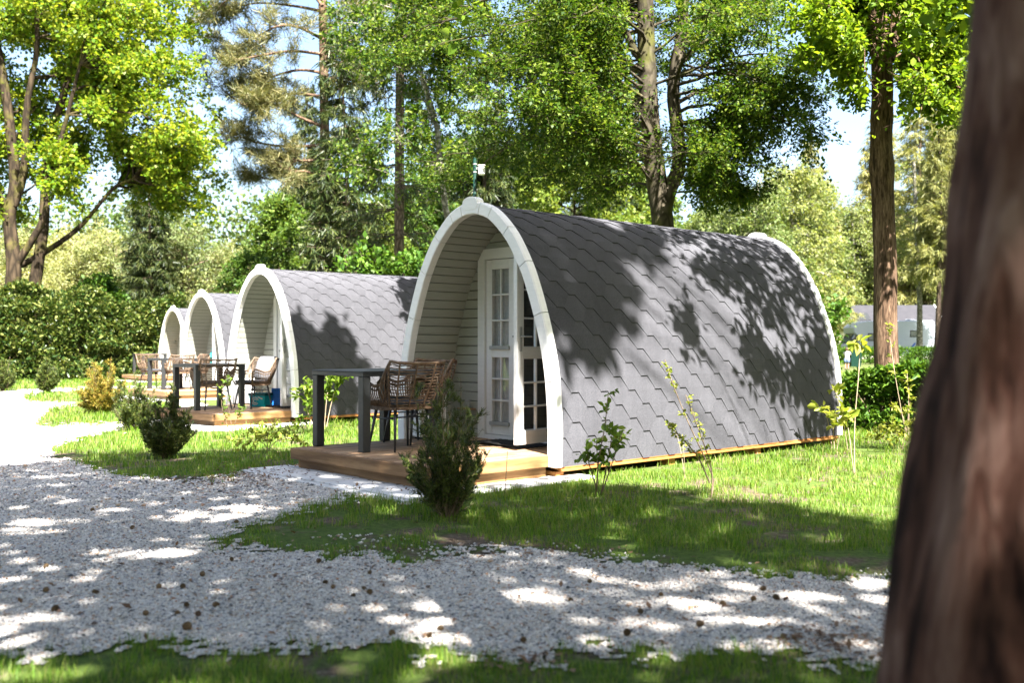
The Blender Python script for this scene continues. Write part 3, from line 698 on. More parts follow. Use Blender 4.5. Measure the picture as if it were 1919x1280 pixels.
for i in range(n - 1): f += [(2 * i, 2 * i + 2, nv + 2 * i + 2, nv + 2 * i), (2 * i + 1, nv + 2 * i + 1, nv + 2 * i + 3, 2 * i + 3)]
mb.add(v, f); o = mb.build('towel', m_towel, smooth=True); o.location = podxy(2, .36, .12, DECK_Z); o.rotation_euler = (0, 0, -TH); tag(o, 'turquoise strip of towel hanging beside the grey slatted lounger', 'towel')
# jar on a little shelf in the nearest porch
t = thing('wall_shelf', podxy(0, -.78, .60, .50), 'small wooden shelf in the corner of the nearest porch', 'shelf', rz=-TH)
mb = MB(); mb.box(-.11, .11, -.06, .02, 0, .018, .003); mb.build('board', M['deck'], t); mb = MB(); mb.box(-.08, -.065, -.04, .02, -.07, -.0005); mb.box(.065, .08, -.04, .02, -.07, -.0005); mb.build('bracket', M['sill'], t)
t = thing('glass_jar', podxy(0, -.75, .57, .5185), 'glass jar with a metal lid on the small porch shelf', 'jar', rz=-TH)
mb = MB(); mb.tube([(0, 0, 0), (0, 0, .008), (0, 0, .055), (0, 0, .07)], [.03, .034, .034, .026], 14); mb.build('glass', M['glass'], t, smooth=True); mb = MB(); mb.tube([(0, 0, .0705), (0, 0, .085)], .029, 14); mb.build('lid', M['sill'], t)

# lamp post behind the nearest cabin
m_green = m_noise('green_paint', [(0.3, (0.003, 0.02, 0.013)), (0.7, (0.005, 0.03, 0.02))], 20, rough=0.4, bump=0.05)
b0 = at(890, 14.8); t = thing('lamp_post', b0, 'dark green lamp post with a white lamp rising behind the nearest cabin peak', 'lamp post')
ztop = at(890, 14.8, 297)[2] - b0[2]
mb = MB(); mb.tube([(0, 0, 0), (0, 0, .3), (0, 0, ztop)], [.034, .027, .024], 12); mb.tube([(0, 0, ztop), (0, 0, ztop + .015)], [.026, .016], 12); mb.build('pole', m_green, t, smooth=True)
zz = at(890, 14.8, 318)[2] - b0[2]
mb = MB(); mb.box(.05, .145, -.05, .05, zz - .075, zz + .045, .015); mb.box(.042, .153, -.058, .058, zz + .046, zz + .066, .01); lp = mb.build('lamp_head', M['white'], t)
mb = MB(); mb.box(.02, .049, -.02, .02, zz + .0, zz + .035, .004); mb.build('bracket', M['sill'], lp)
mb = MB()
for d in (.075, -.04): mb.tube([(0, 0, zz + d), (0, 0, zz + d + .015)], .0285, 12)
mb.build('clamp_band', M['sill'], t)

# ------------------------------------------------------------------ plants: skeletons, bark and leaves
def norm(a): return a / (np.linalg.norm(a, axis=-1, keepdims=True) + 1e-9)
class Plant:
    def __init__(s, seed): s.r = np.random.default_rng(seed); s.wood = []; s.tw = []
    def path(s, p, d, L, n=7, wob=.12, trop=0.0):
        P = [np.asarray(p, float)]; d = norm(np.asarray(d, float)); h = L / (n - 1)
        for i in range(n - 1):
            d = norm(d + s.r.normal(0, wob, 3) + np.array([0, 0, trop / n])); P.append(P[-1] + d * h)
        return np.array(P)
    def to(s, a, b, n=9, sag=0.0, wob=.05):
        a = np.asarray(a, float); b = np.asarray(b, float); t = np.linspace(0, 1, n)[:, None]; L = np.linalg.norm(b - a)
        P = a + (b - a) * t; P[:, 2] += -sag * L * np.sin(t[:, 0] * math.pi); w = s.r.normal(0, wob * L, (n, 3)); w[0] = 0; w[-1] = 0
        w[1:-1] = (w[:-2] + w[1:-1] + w[2:]) / 3; return P + w
    def limb(s, P, r0, r1=None, sides=6, flare=0):
        r1 = r0 * .35 if r1 is None else r1; t = np.linspace(0, 1, len(P)); rad = r0 + (r1 - r0) * t
        if flare: rad = rad + r0 * flare * np.exp(-t * len(P) * .7)
        s.wood.append((P, rad, sides)); return P
    def kids(s, P, r0, n, L, depth, t0=.2, ang=(35, 75), flat=1.0, trop=0.0, wob=.14, shrink=.5, lmin=.004, updir=None):
        """side branches along P; the last level are the leaf-bearing twigs"""
        m = len(P) - 1
        for k in range(n):
            t = t0 + (1 - t0) * (k + s.r.random()) / n; i = min(int(t * m), m - 1); f = t * m - i; p = P[i] * (1 - f) + P[i + 1] * f
            d = norm(P[i + 1] - P[i]); q = norm(np.cross(d, s.r.normal(size=3))); a = R(s.r.uniform(*ang)); nd_ = d * math.cos(a) + q * math.sin(a); nd_[2] *= flat
            l = L * s.r.uniform(.6, 1.25) * (1 - shrink * t)
            if depth <= 0: s.tw.append(s.path(p, nd_, l, 5, wob, trop))
            else:
                Q = s.path(p, nd_, l, 6, wob, trop); rr = max(r0 * (1 - .6 * t) * .45, lmin); s.limb(Q, rr, max(rr * .3, .002), 4 if rr < .03 else 5)
                s.kids(Q, rr, max(3, int(n * .8)), L * .5, depth - 1, .15, ang, flat, trop, wob, shrink, lmin)
                s.tw.append(Q[2:])
    def bark(s, name, mat, parent, twigs=0.0):
        V = []; Ls = []; Sz = []; n0 = 0
        items = list(s.wood)
        if twigs: items += [(P, np.linspace(twigs, twigs * .4, len(P)), 3) for P in s.tw]
        for P, rad, k in items:
            v, f = tube_arr(P, rad, k, False); V.append(v)
            F = np.array(f) + n0; Ls.append(F.ravel()); Sz.append(np.full(len(F), 4)); n0 += len(v)
        return link(name, raw_mesh(name, np.concatenate(V), np.concatenate(Ls), np.concatenate(Sz), True), mat, parent)
    def sample(s, per, spread, jitter=1.0, keep=None):
        """points and directions along all twigs"""
        A = np.array([t[np.linspace(0, len(t) - 1, 5).astype(int)] for t in s.tw]); n = len(A)
        t = s.r.random((n, per)) * 3.999; i = t.astype(int); f = (t - i)[..., None]; idx = np.arange(n)[:, None]
        p = A[idx, i] * (1 - f) + A[idx, i + 1] * f; d = norm(A[idx, i + 1] - A[idx, i])
        p = p.reshape(-1, 3); d = d.reshape(-1, 3); p = p + s.r.normal(0, spread, p.shape) * np.array([1, 1, .7])
        if keep is not None: k = keep(p); p = p[k]; d = d[k]
        return p, d
def leaf_mesh(name, p, d, r, size, ratio=.55, shape='d', up=.8, droop=.2, dirj=.9, var=.3):
    """many small leaves as one mesh: 'd' folded diamonds, 'e' pointed ellipses, 'n' thin needles sprays"""
    n = len(p); D = norm(d + r.normal(0, dirj, (n, 3)) - np.array([0, 0, droop])); N = norm(np.array([0, 0, up]) + r.normal(0, .55, (n, 3)))
    S = norm(np.cross(D, N)); N = np.cross(S, D); L = (size * (1 + var * r.normal(0, 1, n)).clip(.45, 1.8))[:, None]; w = L * ratio * .5; fold = N * w * .35
    if shape == 'd':
        v = np.stack([p, p + D * L * .45 + S * w + fold, p + D * L, p + D * L * .45 - S * w + fold], 1).reshape(-1, 3)
        return raw_mesh(name, v, np.arange(n * 4), np.full(n, 4))
    if shape == 'e':
        v = np.stack([p, p + D * L * .25 + S * w * .85 + fold, p + D * L * .62 + S * w * .9 + fold, p + D * L - N * L * .08, p + D * L * .62 - S * w * .9 + fold, p + D * L * .25 - S * w * .85 + fold], 1).reshape(-1, 3)
        b = (np.arange(n) * 6)[:, None]; lo = np.concatenate([b + [0, 1, 2, 3], b + [3, 4, 5, 0]], 1); return raw_mesh(name, v, lo.ravel(), np.full(n * 2, 4))
    v = np.stack([p - S * w, p + S * w, p + D * L + S * w * .4, p + D * L - S * w * .4], 1).reshape(-1, 3)
    return raw_mesh(name, v, np.arange(n * 4), np.full(n, 4))
def crown(pl, name, mat, parent, per, size, spread, keep=None, **kw):
    p, d = pl.sample(per, spread, keep=keep); return link(name, leaf_mesh(name, p, d, pl.r, size, **kw), mat, parent)
def pxp(px, py, Y): return at(px, Y, py)

# ---- the large beech behind the nearest cabin
def beech():
    pl = Plant(11); Yb = 17.0; b = at(1246, Yb); t = thing('beech_tree', b, 'tall forked beech with drooping dark green branches right behind the nearest cabin', 'tree')
    L = lambda px, py, dy=0: pxp(px, py, Yb + dy) - b
    T = smooth_path([L(1250, 790), L(1246, 600), L(1243, 430), L(1232, 350), L(1222, 270), L(1215, 180), L(1211, 80), L(1208, -20), L(1200, -160), L(1205, -420)], 34); pl.limb(T, .205, .12, 12, .25)
    T2 = smooth_path([L(1244, 395), L(1256, 352), L(1270, 322), L(1273, 285), L(1268, 230), L(1262, 180), L(1266, 130), L(1278, 60), L(1283, -30), L(1300, -180)], 26); pl.limb(T2, .135, .085, 9)
    T3 = smooth_path([L(1214, 130), L(1190, 95), L(1168, 50), L(1150, 0), L(1130, -60)], 10); pl.limb(T3, .07, .045, 7)
    pl.limb(smooth_path([L(1266, 135), L(1285, 110), L(1330, 70), L(1380, 55), L(1420, 60)], 10), .04, .015, 6)
    r = pl.r
    def tip_ok(x, y):
        if x > 1380: return y < 255 - (x - 1380) * .05
        if x > 1290: return y < 395
        return y < 385
    n = 0
    while n < 96:
        x = r.uniform(800, 1545) if n % 5 else r.uniform(640, 1100); y = r.uniform(-90, 390); Y = Yb + r.uniform(-3.4, 4.5)
        if not tip_ok(x, y) or (x < 760 and y > 330): continue
        if x < 930 and Y < 18.6: continue
        if x > 1300 and r.random() < .45: continue
        if x < 800 and y > 120: continue
        if abs(x - 1238) < 62 and Y < Yb + .2 and y > -40: continue
        if x > 1180 and 330 < y and x < 1290: continue
        tip = pxp(x, y, Y) - b; dist = math.hypot(tip[0], tip[1]); z0 = np.clip(tip[2] + r.uniform(-.25, .25) * dist + .1, 3.0, 11.5)
        S = T if (x < 1250 or r.random() < .4) else T2; k = int(np.argmin(abs(S[:, 2] - z0))); a = S[k]
        P = pl.to(a, tip, 9, -.07, .035); r0 = .012 + .006 * dist; pl.limb(P, r0, .006, 5)
        pl.kids(P, r0, 9, .95, 1, .25, (35, 70), .45, -.10, .12, .35, .004); n += 1
    for x, y, Y in ((1420, 200, 15.5), (1470, 225, 15), (1520, 255, 15.4), (1380, 260, 16), (1450, 160, 15), (1330, 350, 16), (1390, 375, 16.2), (1300, 300, 15.6), (1360, 310, 15.4), (1500, 180, 16.5), (1425, 270, 16.5)):
        tip = pxp(x, y, Y) - b; P = pl.to(T2[int(np.argmin(abs(T2[:, 2] - tip[2] - .5)))], tip, 10, -.08, .03); pl.limb(P, .035, .005, 5); pl.kids(P, .025, 10, .85, 1, .3, (35, 70), .45, -.15, .12, .35, .004)
    pl.bark('trunk', M['bk_beech'], t, .004); 
    def clear(p):
        q = to_px(p + b); xt = np.interp(q[:, 1], [-20, 80, 180, 270, 350, 430], [1208, 1211, 1215, 1222, 1232, 1243]); x2 = np.interp(q[:, 1], [-30, 60, 130, 180, 230, 285, 322, 352], [1283, 1278, 1266, 1262, 1268, 1273, 1270, 1256])
        return ~((p[:, 1] < .15) & ((abs(q[:, 0] - xt) < 34) | (abs(q[:, 0] - x2) < 20) & (q[:, 1] > 60)) & (r.random(len(p)) < .86))
    crown(pl, 'crown', M['lf_beech'], t, 25, .060, .065, keep=clear, ratio=.62, shape='d', up=1.6, droop=.15, dirj=.7)
beech()

# ---- the brown oak on the right
def oak_right():
    pl = Plant(21); Yb = 15.2; b = at(1661, Yb); t = thing('oak_tree', b, 'straight brown trunked tree rising from the green bushes right of the nearest cabin', 'tree')
    L = lambda px, py, dy=0: pxp(px, py, Yb + dy) - b
    T = smooth_path([L(1662, 796), L(1661, 700), L(1660, 560), L(1656, 440), L(1655, 340), L(1651, 250), L(1653, 150), L(1653, 80)], 30)
    rad = np.full(30, .188); zz = T[:, 2]; rad = .175 + .03 * np.exp(-zz * 1.6) + .028 * np.exp(-((zz - L(0, 315)[2]) / .16) ** 2) + .012 * np.exp(-((zz - L(0, 225)[2]) / .1) ** 2) - .004 * zz
    T[:, 0] += .012 * np.sin(zz * 3); pl.wood.append((T, rad, 14))
    A = pl.limb(smooth_path([L(1650, 105), L(1647, 40), L(1646, -40), L(1630, -200)], 10), .135, .10, 9); B = pl.limb(smooth_path([L(1662, 110), L(1680, 45), L(1688, -15), L(1720, -150)], 10), .12, .09, 9)
    C = pl.limb(smooth_path([L(1689, 20, -.3), L(1712, 40, -.6), L(1740, 85, -.9), L(1775, 150, -1.3), L(1800, 165, -1.5)], 12), .04, .02, 6)
    r = pl.r; n = 0
    while n < 34:
        if n % 3 < 2: x = r.uniform(1465, 1640) if n % 2 else r.uniform(1680, 1830); y = r.uniform(-70, 150 if x < 1650 else 215)
        else: x = r.uniform(1500, 1830); y = r.uniform(-80, 40)
        if x < 1600 and y > 75 + (x - 1500) * .7: continue
        tip = pxp(x, y, Yb + r.uniform(-2.2, 2.0)) - b; S = [A, B, C][int(r.integers(3))] if x > 1640 else A; a = S[int(r.integers(len(S)))]
        if np.linalg.norm(tip - a) > 3.5: continue
        P = pl.to(a, tip, 8, -.08, .05); pl.limb(P, .022, .005, 5); pl.kids(P, .02, 7, .55, 1, .35, (35, 75), .7, 0, .15, .3, .003); n += 1
    for (x, y, Y) in ((1545, 120, 13.6), (1600, 150, 14.0), (1560, 40, 14), (1620, 175, 14.4), (1745, 205, 14), (1770, 240, 13.8), (1725, 120, 14.5), (1790, 60, 14)):
        tip = pxp(x, y, Y) - b; P = pl.to(A[2] if x < 1650 else C[5], tip, 8, -.08, .05); pl.limb(P, .02, .004, 5); pl.kids(P, .02, 8, .5, 1, .3, (35, 75), .7, 0, .15, .3, .003)
    pl.bark('trunk', M['bk_oak_r'], t, .0035); 
    def clear(p):
        q = to_px(p + b); return ~((p[:, 1] < .1) & (q[:, 1] > 15) & (abs(q[:, 0] - 1657) < 34) & (r.random(len(p)) < .9))
    crown(pl, 'crown', M['lf_oak2'], t, 17, .076, .085, keep=clear, ratio=.72, shape='e', up=1.2, droop=.2, dirj=.9)
oak_right()

# ---- the two oaks at the left edge
def oaks_left():
    for k, (bx, Yb, seed) in enumerate(((22, 37.0, 31), (68, 38.5, 32))):
        pl = Plant(seed); b = at(bx, Yb); t = thing('oak_tree', b, ['broad yellow green oak with knotted trunk at the left edge behind the hedge', 'leaning oak with a long bowed limb, close right of the left edge oak'][k], 'tree', 'yellow green oaks behind the left hedge')
        L = lambda px, py, dy=0: pxp(px, py, Yb + dy) - b; r = pl.r
        if k == 0:
            T = smooth_path([L(22, 720), L(22, 570), L(26, 500), L(20, 440), L(18, 400), L(28, 340), L(20, 250), L(10, 170), L(-10, 60), L(-30, -80)], 30); pl.limb(T, .30, .12, 10, .4)
            S = [T, pl.limb(smooth_path([L(26, 385), L(45, 320), L(50, 200), L(70, 80), L(60, -60)], 14), .17, .07, 8), pl.limb(smooth_path([L(28, 500), L(60, 450), L(85, 400), L(92, 330), L(120, 240), L(150, 120)], 14), .15, .06, 7),
                 pl.limb(smooth_path([L(14, 400), L(-20, 330), L(-60, 260), L(-90, 120)], 12), .15, .06, 7)]
            tips = [(r.uniform(-190, 390), r.uniform(-50, 330)) for _ in range(40)] + [(r.uniform(-60, 150), r.uniform(-20, 400)) for _ in range(26)]
        else:
            T = smooth_path([L(66, 720), L(64, 560), L(72, 490), L(82, 420), L(85, 350), L(92, 270), L(118, 180), L(150, 90), L(190, -20)], 28); pl.limb(T, .25, .10, 10, .4)
            S = [T, pl.limb(smooth_path([L(40, 497), L(80, 475), L(115, 452), L(150, 425), L(180, 390), L(215, 350), L(250, 335)], 14), .13, .05, 8), pl.limb(smooth_path([L(110, 205), L(150, 175), L(185, 120), L(205, 60)], 10), .09, .04, 6),
                 pl.limb(smooth_path([L(20, 35), L(60, 45), L(105, 62), L(160, 78), L(200, 62)], 10), .10, .05, 6)]
            tips = [(r.uniform(110, 410), r.uniform(-50, 330)) for _ in range(40)] + [(r.uniform(240, 415), r.uniform(240, 400)) for _ in range(14)]
        for x, y in tips:
            if x > 385 and y < 190: continue
            if (abs(x - 205) < 45 and 250 < y < 345) or (y < 90 and x > 370): continue
            tip = L(x, y, r.uniform(-1.2, 5.0)); c = min(S, key=lambda q: np.linalg.norm(q[len(q) // 2:] - tip, axis=1).min()); m = len(c) // 3; a = c[m + int(np.argmin(np.linalg.norm(c[m:] - tip - [0, 0, -.6], axis=1)))]
            P = pl.to(a, tip, 9, -.08, .06); pl.limb(P, .05, .012, 5); pl.kids(P, .04, 8, 1.25, 1, .25, (35, 75), .8, 0, .16, .3, .008)
        pl.bark('trunk', M['bk_oak'], t, .007); crown(pl, 'crown', M['lf_oak'], t, 15, .145, .15, ratio=.8, shape='d', up=1.1, droop=.1, dirj=1.0)
oaks_left()

# ---- conifers and slender trunks between
def pine_far():
    pl = Plant(41); Yb = 42.0; b = at(607, Yb); t = thing('pine_tree', b, 'tall pine with orange bark and tufted branches reaching left into the sky gap', 'tree'); L = lambda px, py, dy=0: pxp(px, py, Yb + dy) - b; r = pl.r
    T = smooth_path([L(606, 700), L(607, 400), L(608, 250), L(606, 100), L(603, -60), L(600, -160)], 20); pl.limb(T, .24, .15, 9)
    D = [[(600, 70), (560, 50), (520, 48), (470, 75), (430, 92)], [(601, 135), (565, 130), (525, 138), (480, 155), (455, 180)], [(600, 235), (560, 218), (525, 200), (490, 190)], [(600, 272), (540, 274), (480, 266), (440, 250)],
         [(602, 20), (550, 10), (480, 5), (420, 20)], [(604, 10), (560, -40), (490, -60), (400, -40)], [(610, 60), (650, 30), (690, 20)], [(610, 150), (645, 140), (680, 150)], [(604, 330), (560, 320), (510, 335), (470, 325)], [(604, 300), (560, 300), (520, 290)], [(603, 180), (540, 175), (470, 200), (415, 165)], [(603, 100), (540, 95), (450, 110), (400, 110)], [(603, -10), (520, -20), (430, -5), (385, 60)]]
    for q in D:
        P = smooth_path([L(x, y, r.uniform(-.6, .6) if i == 0 else r.uniform(-2.2, 1.4)) for i, (x, y) in enumerate(q)], 12); pl.limb(P, .075, .02, 5); pl.kids(P, .05, 11, 1.35, 1, .3, (30, 70), .6, .3, .15, .3, .006)
    pl.bark('trunk', M['bk_pine'], t, .007); crown(pl, 'crown', M['nd_pine'], t, 40, .24, .10, ratio=.10, shape='n', up=.6, droop=-.15, dirj=.75)
pine_far()
def conifer(name, seed, h, rad, per, mat, bark, size=.26, droop=.5, ratio=.14, first=.06, tr=.14, dens=1.0, wood=None):
    """spruce shaped tree as a prototype standing at the origin"""
    pl = Plant(seed); r = pl.r; t = bpy.data.objects.new(name, None); COL.objects.link(t); t.empty_display_size = .1
    T = pl.path((0, 0, 0), (0, 0, 1), h, 16, .012); pl.limb(T, tr, .02, 8, .4); z = h * first
    while z < h * .98:
        f = z / h; R_ = rad * (1 - f) ** .75 * (1 if f > .15 else .8)
        for k in range(int(r.integers(4, 7))):
            a = r.uniform(0, 2 * math.pi); p = np.array([np.interp(z, T[:, 2], T[:, 0]), np.interp(z, T[:, 2], T[:, 1]), z]); l = R_ * r.uniform(.65, 1.1) + .15
            P = pl.path(p, (math.cos(a), math.sin(a), .15 - droop * .3), l, 7, .05, -droop * .9); P[:, 2] += np.linspace(0, 1, 7) ** 2 * l * .18; pl.limb(P, .02 + .008 * l, .006, 4)
            m = max(3, int(l * 7 * dens)); pl.kids(P, .012, m, .35 + .22 * l, 0, .12, (40, 75), .45, -droop * 1.2, .1, .55)
        z += h * .022 * r.uniform(.7, 1.3)
    pl.bark('trunk', bark, t, .004); crown(pl, 'crown', mat, t, per, size, .04, ratio=ratio, shape='n', up=.9, droop=.55, dirj=.55); return t
def place(proto, px, Y, s, rz, label, cat='tree', group=None, zs=1.0, name=None):
    o = proto if 'used' not in proto else copy_tree(proto)
    if 'used' in o: del o['used']
    if 'used' not in proto: proto['used'] = 1
    p = at(px, Y); o.location = p; o.scale = (s, s, s * zs); o.rotation_euler = (0, 0, rz); tag(o, label, cat, group); return o
G_SP = 'spruces among the woodland'; 
spr = conifer('spruce_tree', 51, 17, 2.9, 17, M['nd_spruce'], M['bk_spruce'], .30, .6, .13)
place(spr, 655, 40, .88, .4, 'dark drooping spruce left of the bare grey brown trunk, behind the second cabin', group=G_SP)
place(spr, 285, 56, .80, 2.0, 'spruce standing behind the yellow green oak foliage on the left', group=G_SP)
place(spr, 905, 44, .9, 3.0, 'dark spruce hidden behind the lamp post and beech leaves', group=G_SP)
place(spr, 560, 60, 1.0, 4.0, 'tall spruce farther back, left of the orange pine trunk', group=G_SP)
place(spr, 1000, 58, 1.05, 5.2, 'spruce far behind the peak of the nearest cabin', group=G_SP)
place(spr, 1130, 62, 1.1, 1.2, 'spruce far behind the beech, left of its fork', group=G_SP)
lar = conifer('larch_tree', 52, 15, 3.0, 15, M['nd_larch'], M['bk_spruce'], .30, .5, .12, dens=.9)
G_LA = 'pale golden green conifers on the right'
tall = conifer('pine_tree', 53, 16, 2.7, 16, M['nd_larch'], M['bk_spruce'], .30, .45, .12, first=.33, tr=.2)
place(tall, 1758, 63, 1.0, 1.0, 'pale conifer with a high crown standing before the motorhome', group=G_LA)
place(tall, 1795, 65, 1.0, 2.6, 'unseen pale conifer added to shade the motorhome, hidden by the near pine', group=G_LA)  # added out of sight so its crown shades the motorhome
place(lar, 1722, 96, 1.75, .3, 'pale golden conifer right of the brown oak trunk', group=G_LA)
place(lar, 1645, 104, 1.75, 2.3, 'pale conifer with dark boughs behind the brown oak trunk', group=G_LA)
place(lar, 1800, 98, 1.8, 3.3, 'pale conifer mostly hidden by the near pine trunk', group=G_LA)
place(lar, 1530, 78, 1.15, 4.4, 'small pointed conifer among the pale birches', group=G_LA)
def bare_spruce():
    pl = Plant(61); Yb = 31.0; b = at(748, Yb); t = thing('spruce_tree', b, 'slim straight grey brown spruce trunk with dead twigs, left of the nearest cabin arch', 'tree', G_SP); L = lambda px, py, dy=0: pxp(px, py, Yb + dy) - b; r = pl.r
    T = smooth_path([L(748, 715), L(748, 450), L(749, 250), L(750, 100), L(752, -200)], 20); pl.limb(T, .165, .12, 10, .3)
    for k in range(46):
        y = r.uniform(150, 470); a = r.uniform(0, 2 * math.pi); p = T[int(np.argmin(abs(T[:, 2] - L(748, y)[2])))]; P = pl.path(p, (math.cos(a), math.sin(a), -.1), r.uniform(.6, 2.2), 7, .07, -.3); pl.limb(P, .018, .005, 4)
        if r.random() < .75: pl.kids(P, .01, 8, .55, 0, .25, (40, 75), .5, -.5, .1, .4)
    for k in range(40):
        y = r.uniform(-160, 200); a = r.uniform(0, 2 * math.pi); p = T[int(np.argmin(abs(T[:, 2] - L(748, y)[2])))]; P = pl.path(p, (math.cos(a), math.sin(a), .05), r.uniform(1.2, 2.8), 7, .07, -.4); pl.limb(P, .022, .005, 4); pl.kids(P, .012, 14, .6, 0, .15, (40, 75), .5, -.5, .1, .4)
    pl.bark('trunk', M['bk_spruce'], t, .004); crown(pl, 'crown', M['nd_spruce'], t, 14, .22, .04, keep=lambda p: ~((abs(p[:, 0]) < .2) & (p[:, 1] < 0) & (pl.r.random(len(p)) < .8)), ratio=.14, shape='n', up=.9, droop=.55, dirj=.55)
bare_spruce()
def slim_birch():
    pl = Plant(62); Yb = 27.0; b = at(848, Yb); t = thing('birch_tree', b, 'slender pale leaning trunk between the spruce and the nearest cabin peak', 'tree'); L = lambda px, py, dy=0: pxp(px, py, Yb + dy) - b; r = pl.r
    T = smooth_path([L(846, 728), L(842, 450), L(834, 385), L(824, 300), L(818, 235), L(806, 190), L(790, 140), L(780, 60), L(760, -100)], 26); pl.limb(T, .095, .04, 8)
    S = [T, pl.limb(smooth_path([L(816, 232), L(803, 205), L(800, 170), L(812, 120), L(830, 60)], 10), .05, .025, 6)]
    for k in range(46):
        x = r.uniform(640, 900); y = r.uniform(-120, 330); c = S[int(r.integers(2))]; tip = L(x, y, r.uniform(-3.0, 2.5)); a = c[int(np.argmin(abs(c[:, 2] - tip[2] + .3)))]
        P = pl.to(a, tip, 8, -.05, .05); pl.limb(P, .02, .005, 4); pl.kids(P, .015, 8, .9, 1, .3, (35, 70), .7, -.25, .15, .3, .004)
    pl.bark('trunk', M['bk_birch'], t, .0035); 
    def clear(p):
        q = to_px(p + b); xt = np.interp(q[:, 1], [-100, 60, 140, 190, 235, 300, 385, 450], [760, 780, 790, 806, 818, 824, 834, 842])
        return ~((q[:, 1] > 120) & ((abs(q[:, 0] - xt) < 13) & (p[:, 1] < .1) | (abs(q[:, 0] - 748) < 13)) & (r.random(len(p)) < .85))
    crown(pl, 'crown', M['lf_beech'], t, 13, .10, .10, keep=clear, ratio=.65, shape='d', up=1.2, droop=.25, dirj=.9)
slim_birch()

# ---- woodland prototypes
def broad(name, seed, h, w, mat, bark, per, size, first=.15, droop=0.0, tr=.2, nl=34, ratio=.7, stems=1, spread=.14, tl=1.2):
    pl = Plant(seed); r = pl.r; t = bpy.data.objects.new(name, None); COL.objects.link(t); t.empty_display_size = .1; Ts = []
    for s_ in range(stems):
        a = r.uniform(0, 6.28); d = (0, 0, 1) if stems == 1 else (.25 * math.cos(a), .25 * math.sin(a), 1); T = pl.path((0, 0, 0), d, h * r.uniform(.82, .95), 14, .03 if stems == 1 else .06); pl.limb(T, tr, .03, 8, .4); Ts.append(T)
    for k in range(nl):
        T = Ts[k % stems]; f = first + (1 - first) * (k + r.random()) / nl; a = k * 2.4 + r.uniform(-.5, .5); i = min(int(f * 13), 12); p = T[i] * (1 - (f * 13 - i)) + T[i + 1] * (f * 13 - i) if f * 13 < 13 else T[13]
        l = w * (math.sin(math.pi * min(1, .18 + .82 * f)) ** .6 * .9 + .15) * r.uniform(.6, 1.1); P = pl.path(p, (math.cos(a), math.sin(a), .55 - droop * .3), l, 8, .09, -droop); pl.limb(P, .03 + .012 * l, .008, 5); pl.kids(P, .03, 8, tl, 1, .2, (35, 75), .9, -droop, .15, .3, .006)
    pl.bark('trunk', bark, t, .005); crown(pl, 'crown', mat, t, per, size, spread, ratio=ratio, shape='d', up=1.0, droop=.1 + droop * .5, dirj=1.0); return t
bro = broad('broadleaf_tree', 71, 13, 3.6, M['lf_broad'], M['bk_oak'], 9, .22)
G_BR = 'green broadleaf trees of the woodland'
for a in ((520, 52, .72, 1.0, 'green broadleaf tree above the second cabin roof, left side'), (690, 46, .62, 2.0, 'green broadleaf tree low behind the second cabin roof end'), (790, 54, .85, 3.0, 'green tree between bare spruce trunk and slender pale trunk'), (960, 50, .9, 4.0, 'green tree filling the gap behind the lamp post'), (1080, 40, .75, 5.0, 'green tree behind the nearest cabin ridge'),
          (1588, 101, 1.05, 2.2, 'green tree standing behind the grey roofed house'), (1330, 66, .8, 2.5, 'green tree far behind the beech on its right'), (600, 68, 1.1, .7, 'tall green tree in the deepest woodland behind the pine'), (860, 70, 1.2, 1.9, 'tall green tree in the deepest woodland behind the slender trunk'), (1200, 70, 1.1, 3.1, 'tall green tree deep behind the beech trunk'), (420, 62, .55, 4.4, 'low green tree behind the third cabin roof'), (470, 44, .42, 5.6, 'bushy green tree between the third and second cabin peaks')):
    place(bro, *a[:4], a[4], group=G_BR)
bir = broad('birch_tree', 72, 12, 2.5, M['lf_birch'], M['bk_birch'], 10, .15, .12, .7, .10, 40, .6, 1, .12, 1.3)
for x_, y_, s_, rz_, lab in ((-16, -7, 1.5, .3, 'unseen tall tree added to block skylight, west of the drive behind the photographer'), (-11, -15, 1.5, 1.0, 'unseen tall tree added to block skylight, south west behind the photographer'), (-3, -16, 1.55, 1.3, 'unseen tall tree added to block skylight, straight behind the photographer'), (6, -14, 1.5, 1.9, 'unseen tall tree added to block skylight, south of the near pine'), (15, -10, 1.5, 2.3, 'unseen tall tree added to block skylight, south east of the near pine'), (14.5, 0, 1.25, 2.8, 'unseen tall tree added to block skylight, east of the near pine'), (12.6, 5.5, 1.15, 3.3, 'unseen tall tree added to block skylight, east of the clearing'), (12.0, 11.0, 1.1, 4.3, 'unseen tall tree added to block skylight, east of the brown oak'), (25, 22, 1.5, 5.0, 'unseen tall tree added to block skylight, north east beyond the brown oak')):
    o = copy_tree(bro); o.location = (x_, y_, 0); o.scale = (s_, s_, s_); o.rotation_euler = (0, 0, rz_); tag(o, lab, 'tree', 'unseen trees added to block skylight')  # out-of-view copies added to cut the sky fill on the roofs
G_BI = 'pale birches beyond the nearest cabin'
for a in ((1415, 50, .92, 0, 'pale birch above the ridge of the nearest cabin'), (1475, 56, 1.12, 1, 'tall pale birch right above the rear peak of the nearest cabin'), (1492, 66, 1.2, 2, 'pale birch right of the rear arch of the nearest cabin'), (1600, 98, 1.5, 3, 'pale birch behind the house roof'), (1350, 60, .95, 4, 'pale birch left of the rear peak, under the beech branches'), (1748, 97, 1.05, 5, 'weeping pale birch between oak trunk and near pine'), (1690, 108, 1.3, 6, 'far pale birch seen behind the oak trunk'), (1850, 96, 1.2, 2.2, 'pale birch hidden behind the near pine trunk')):
    place(bir, *a[:4], a[4], group=G_BI)
wil = broad('willow_shrub', 73, 6.5, 2.7, M['lf_pale'], M['twig'], 10, .15, .05, .2, .07, 42, .42, 4, .14, 1.2)
G_WI = 'pale shrubs behind the hedge'
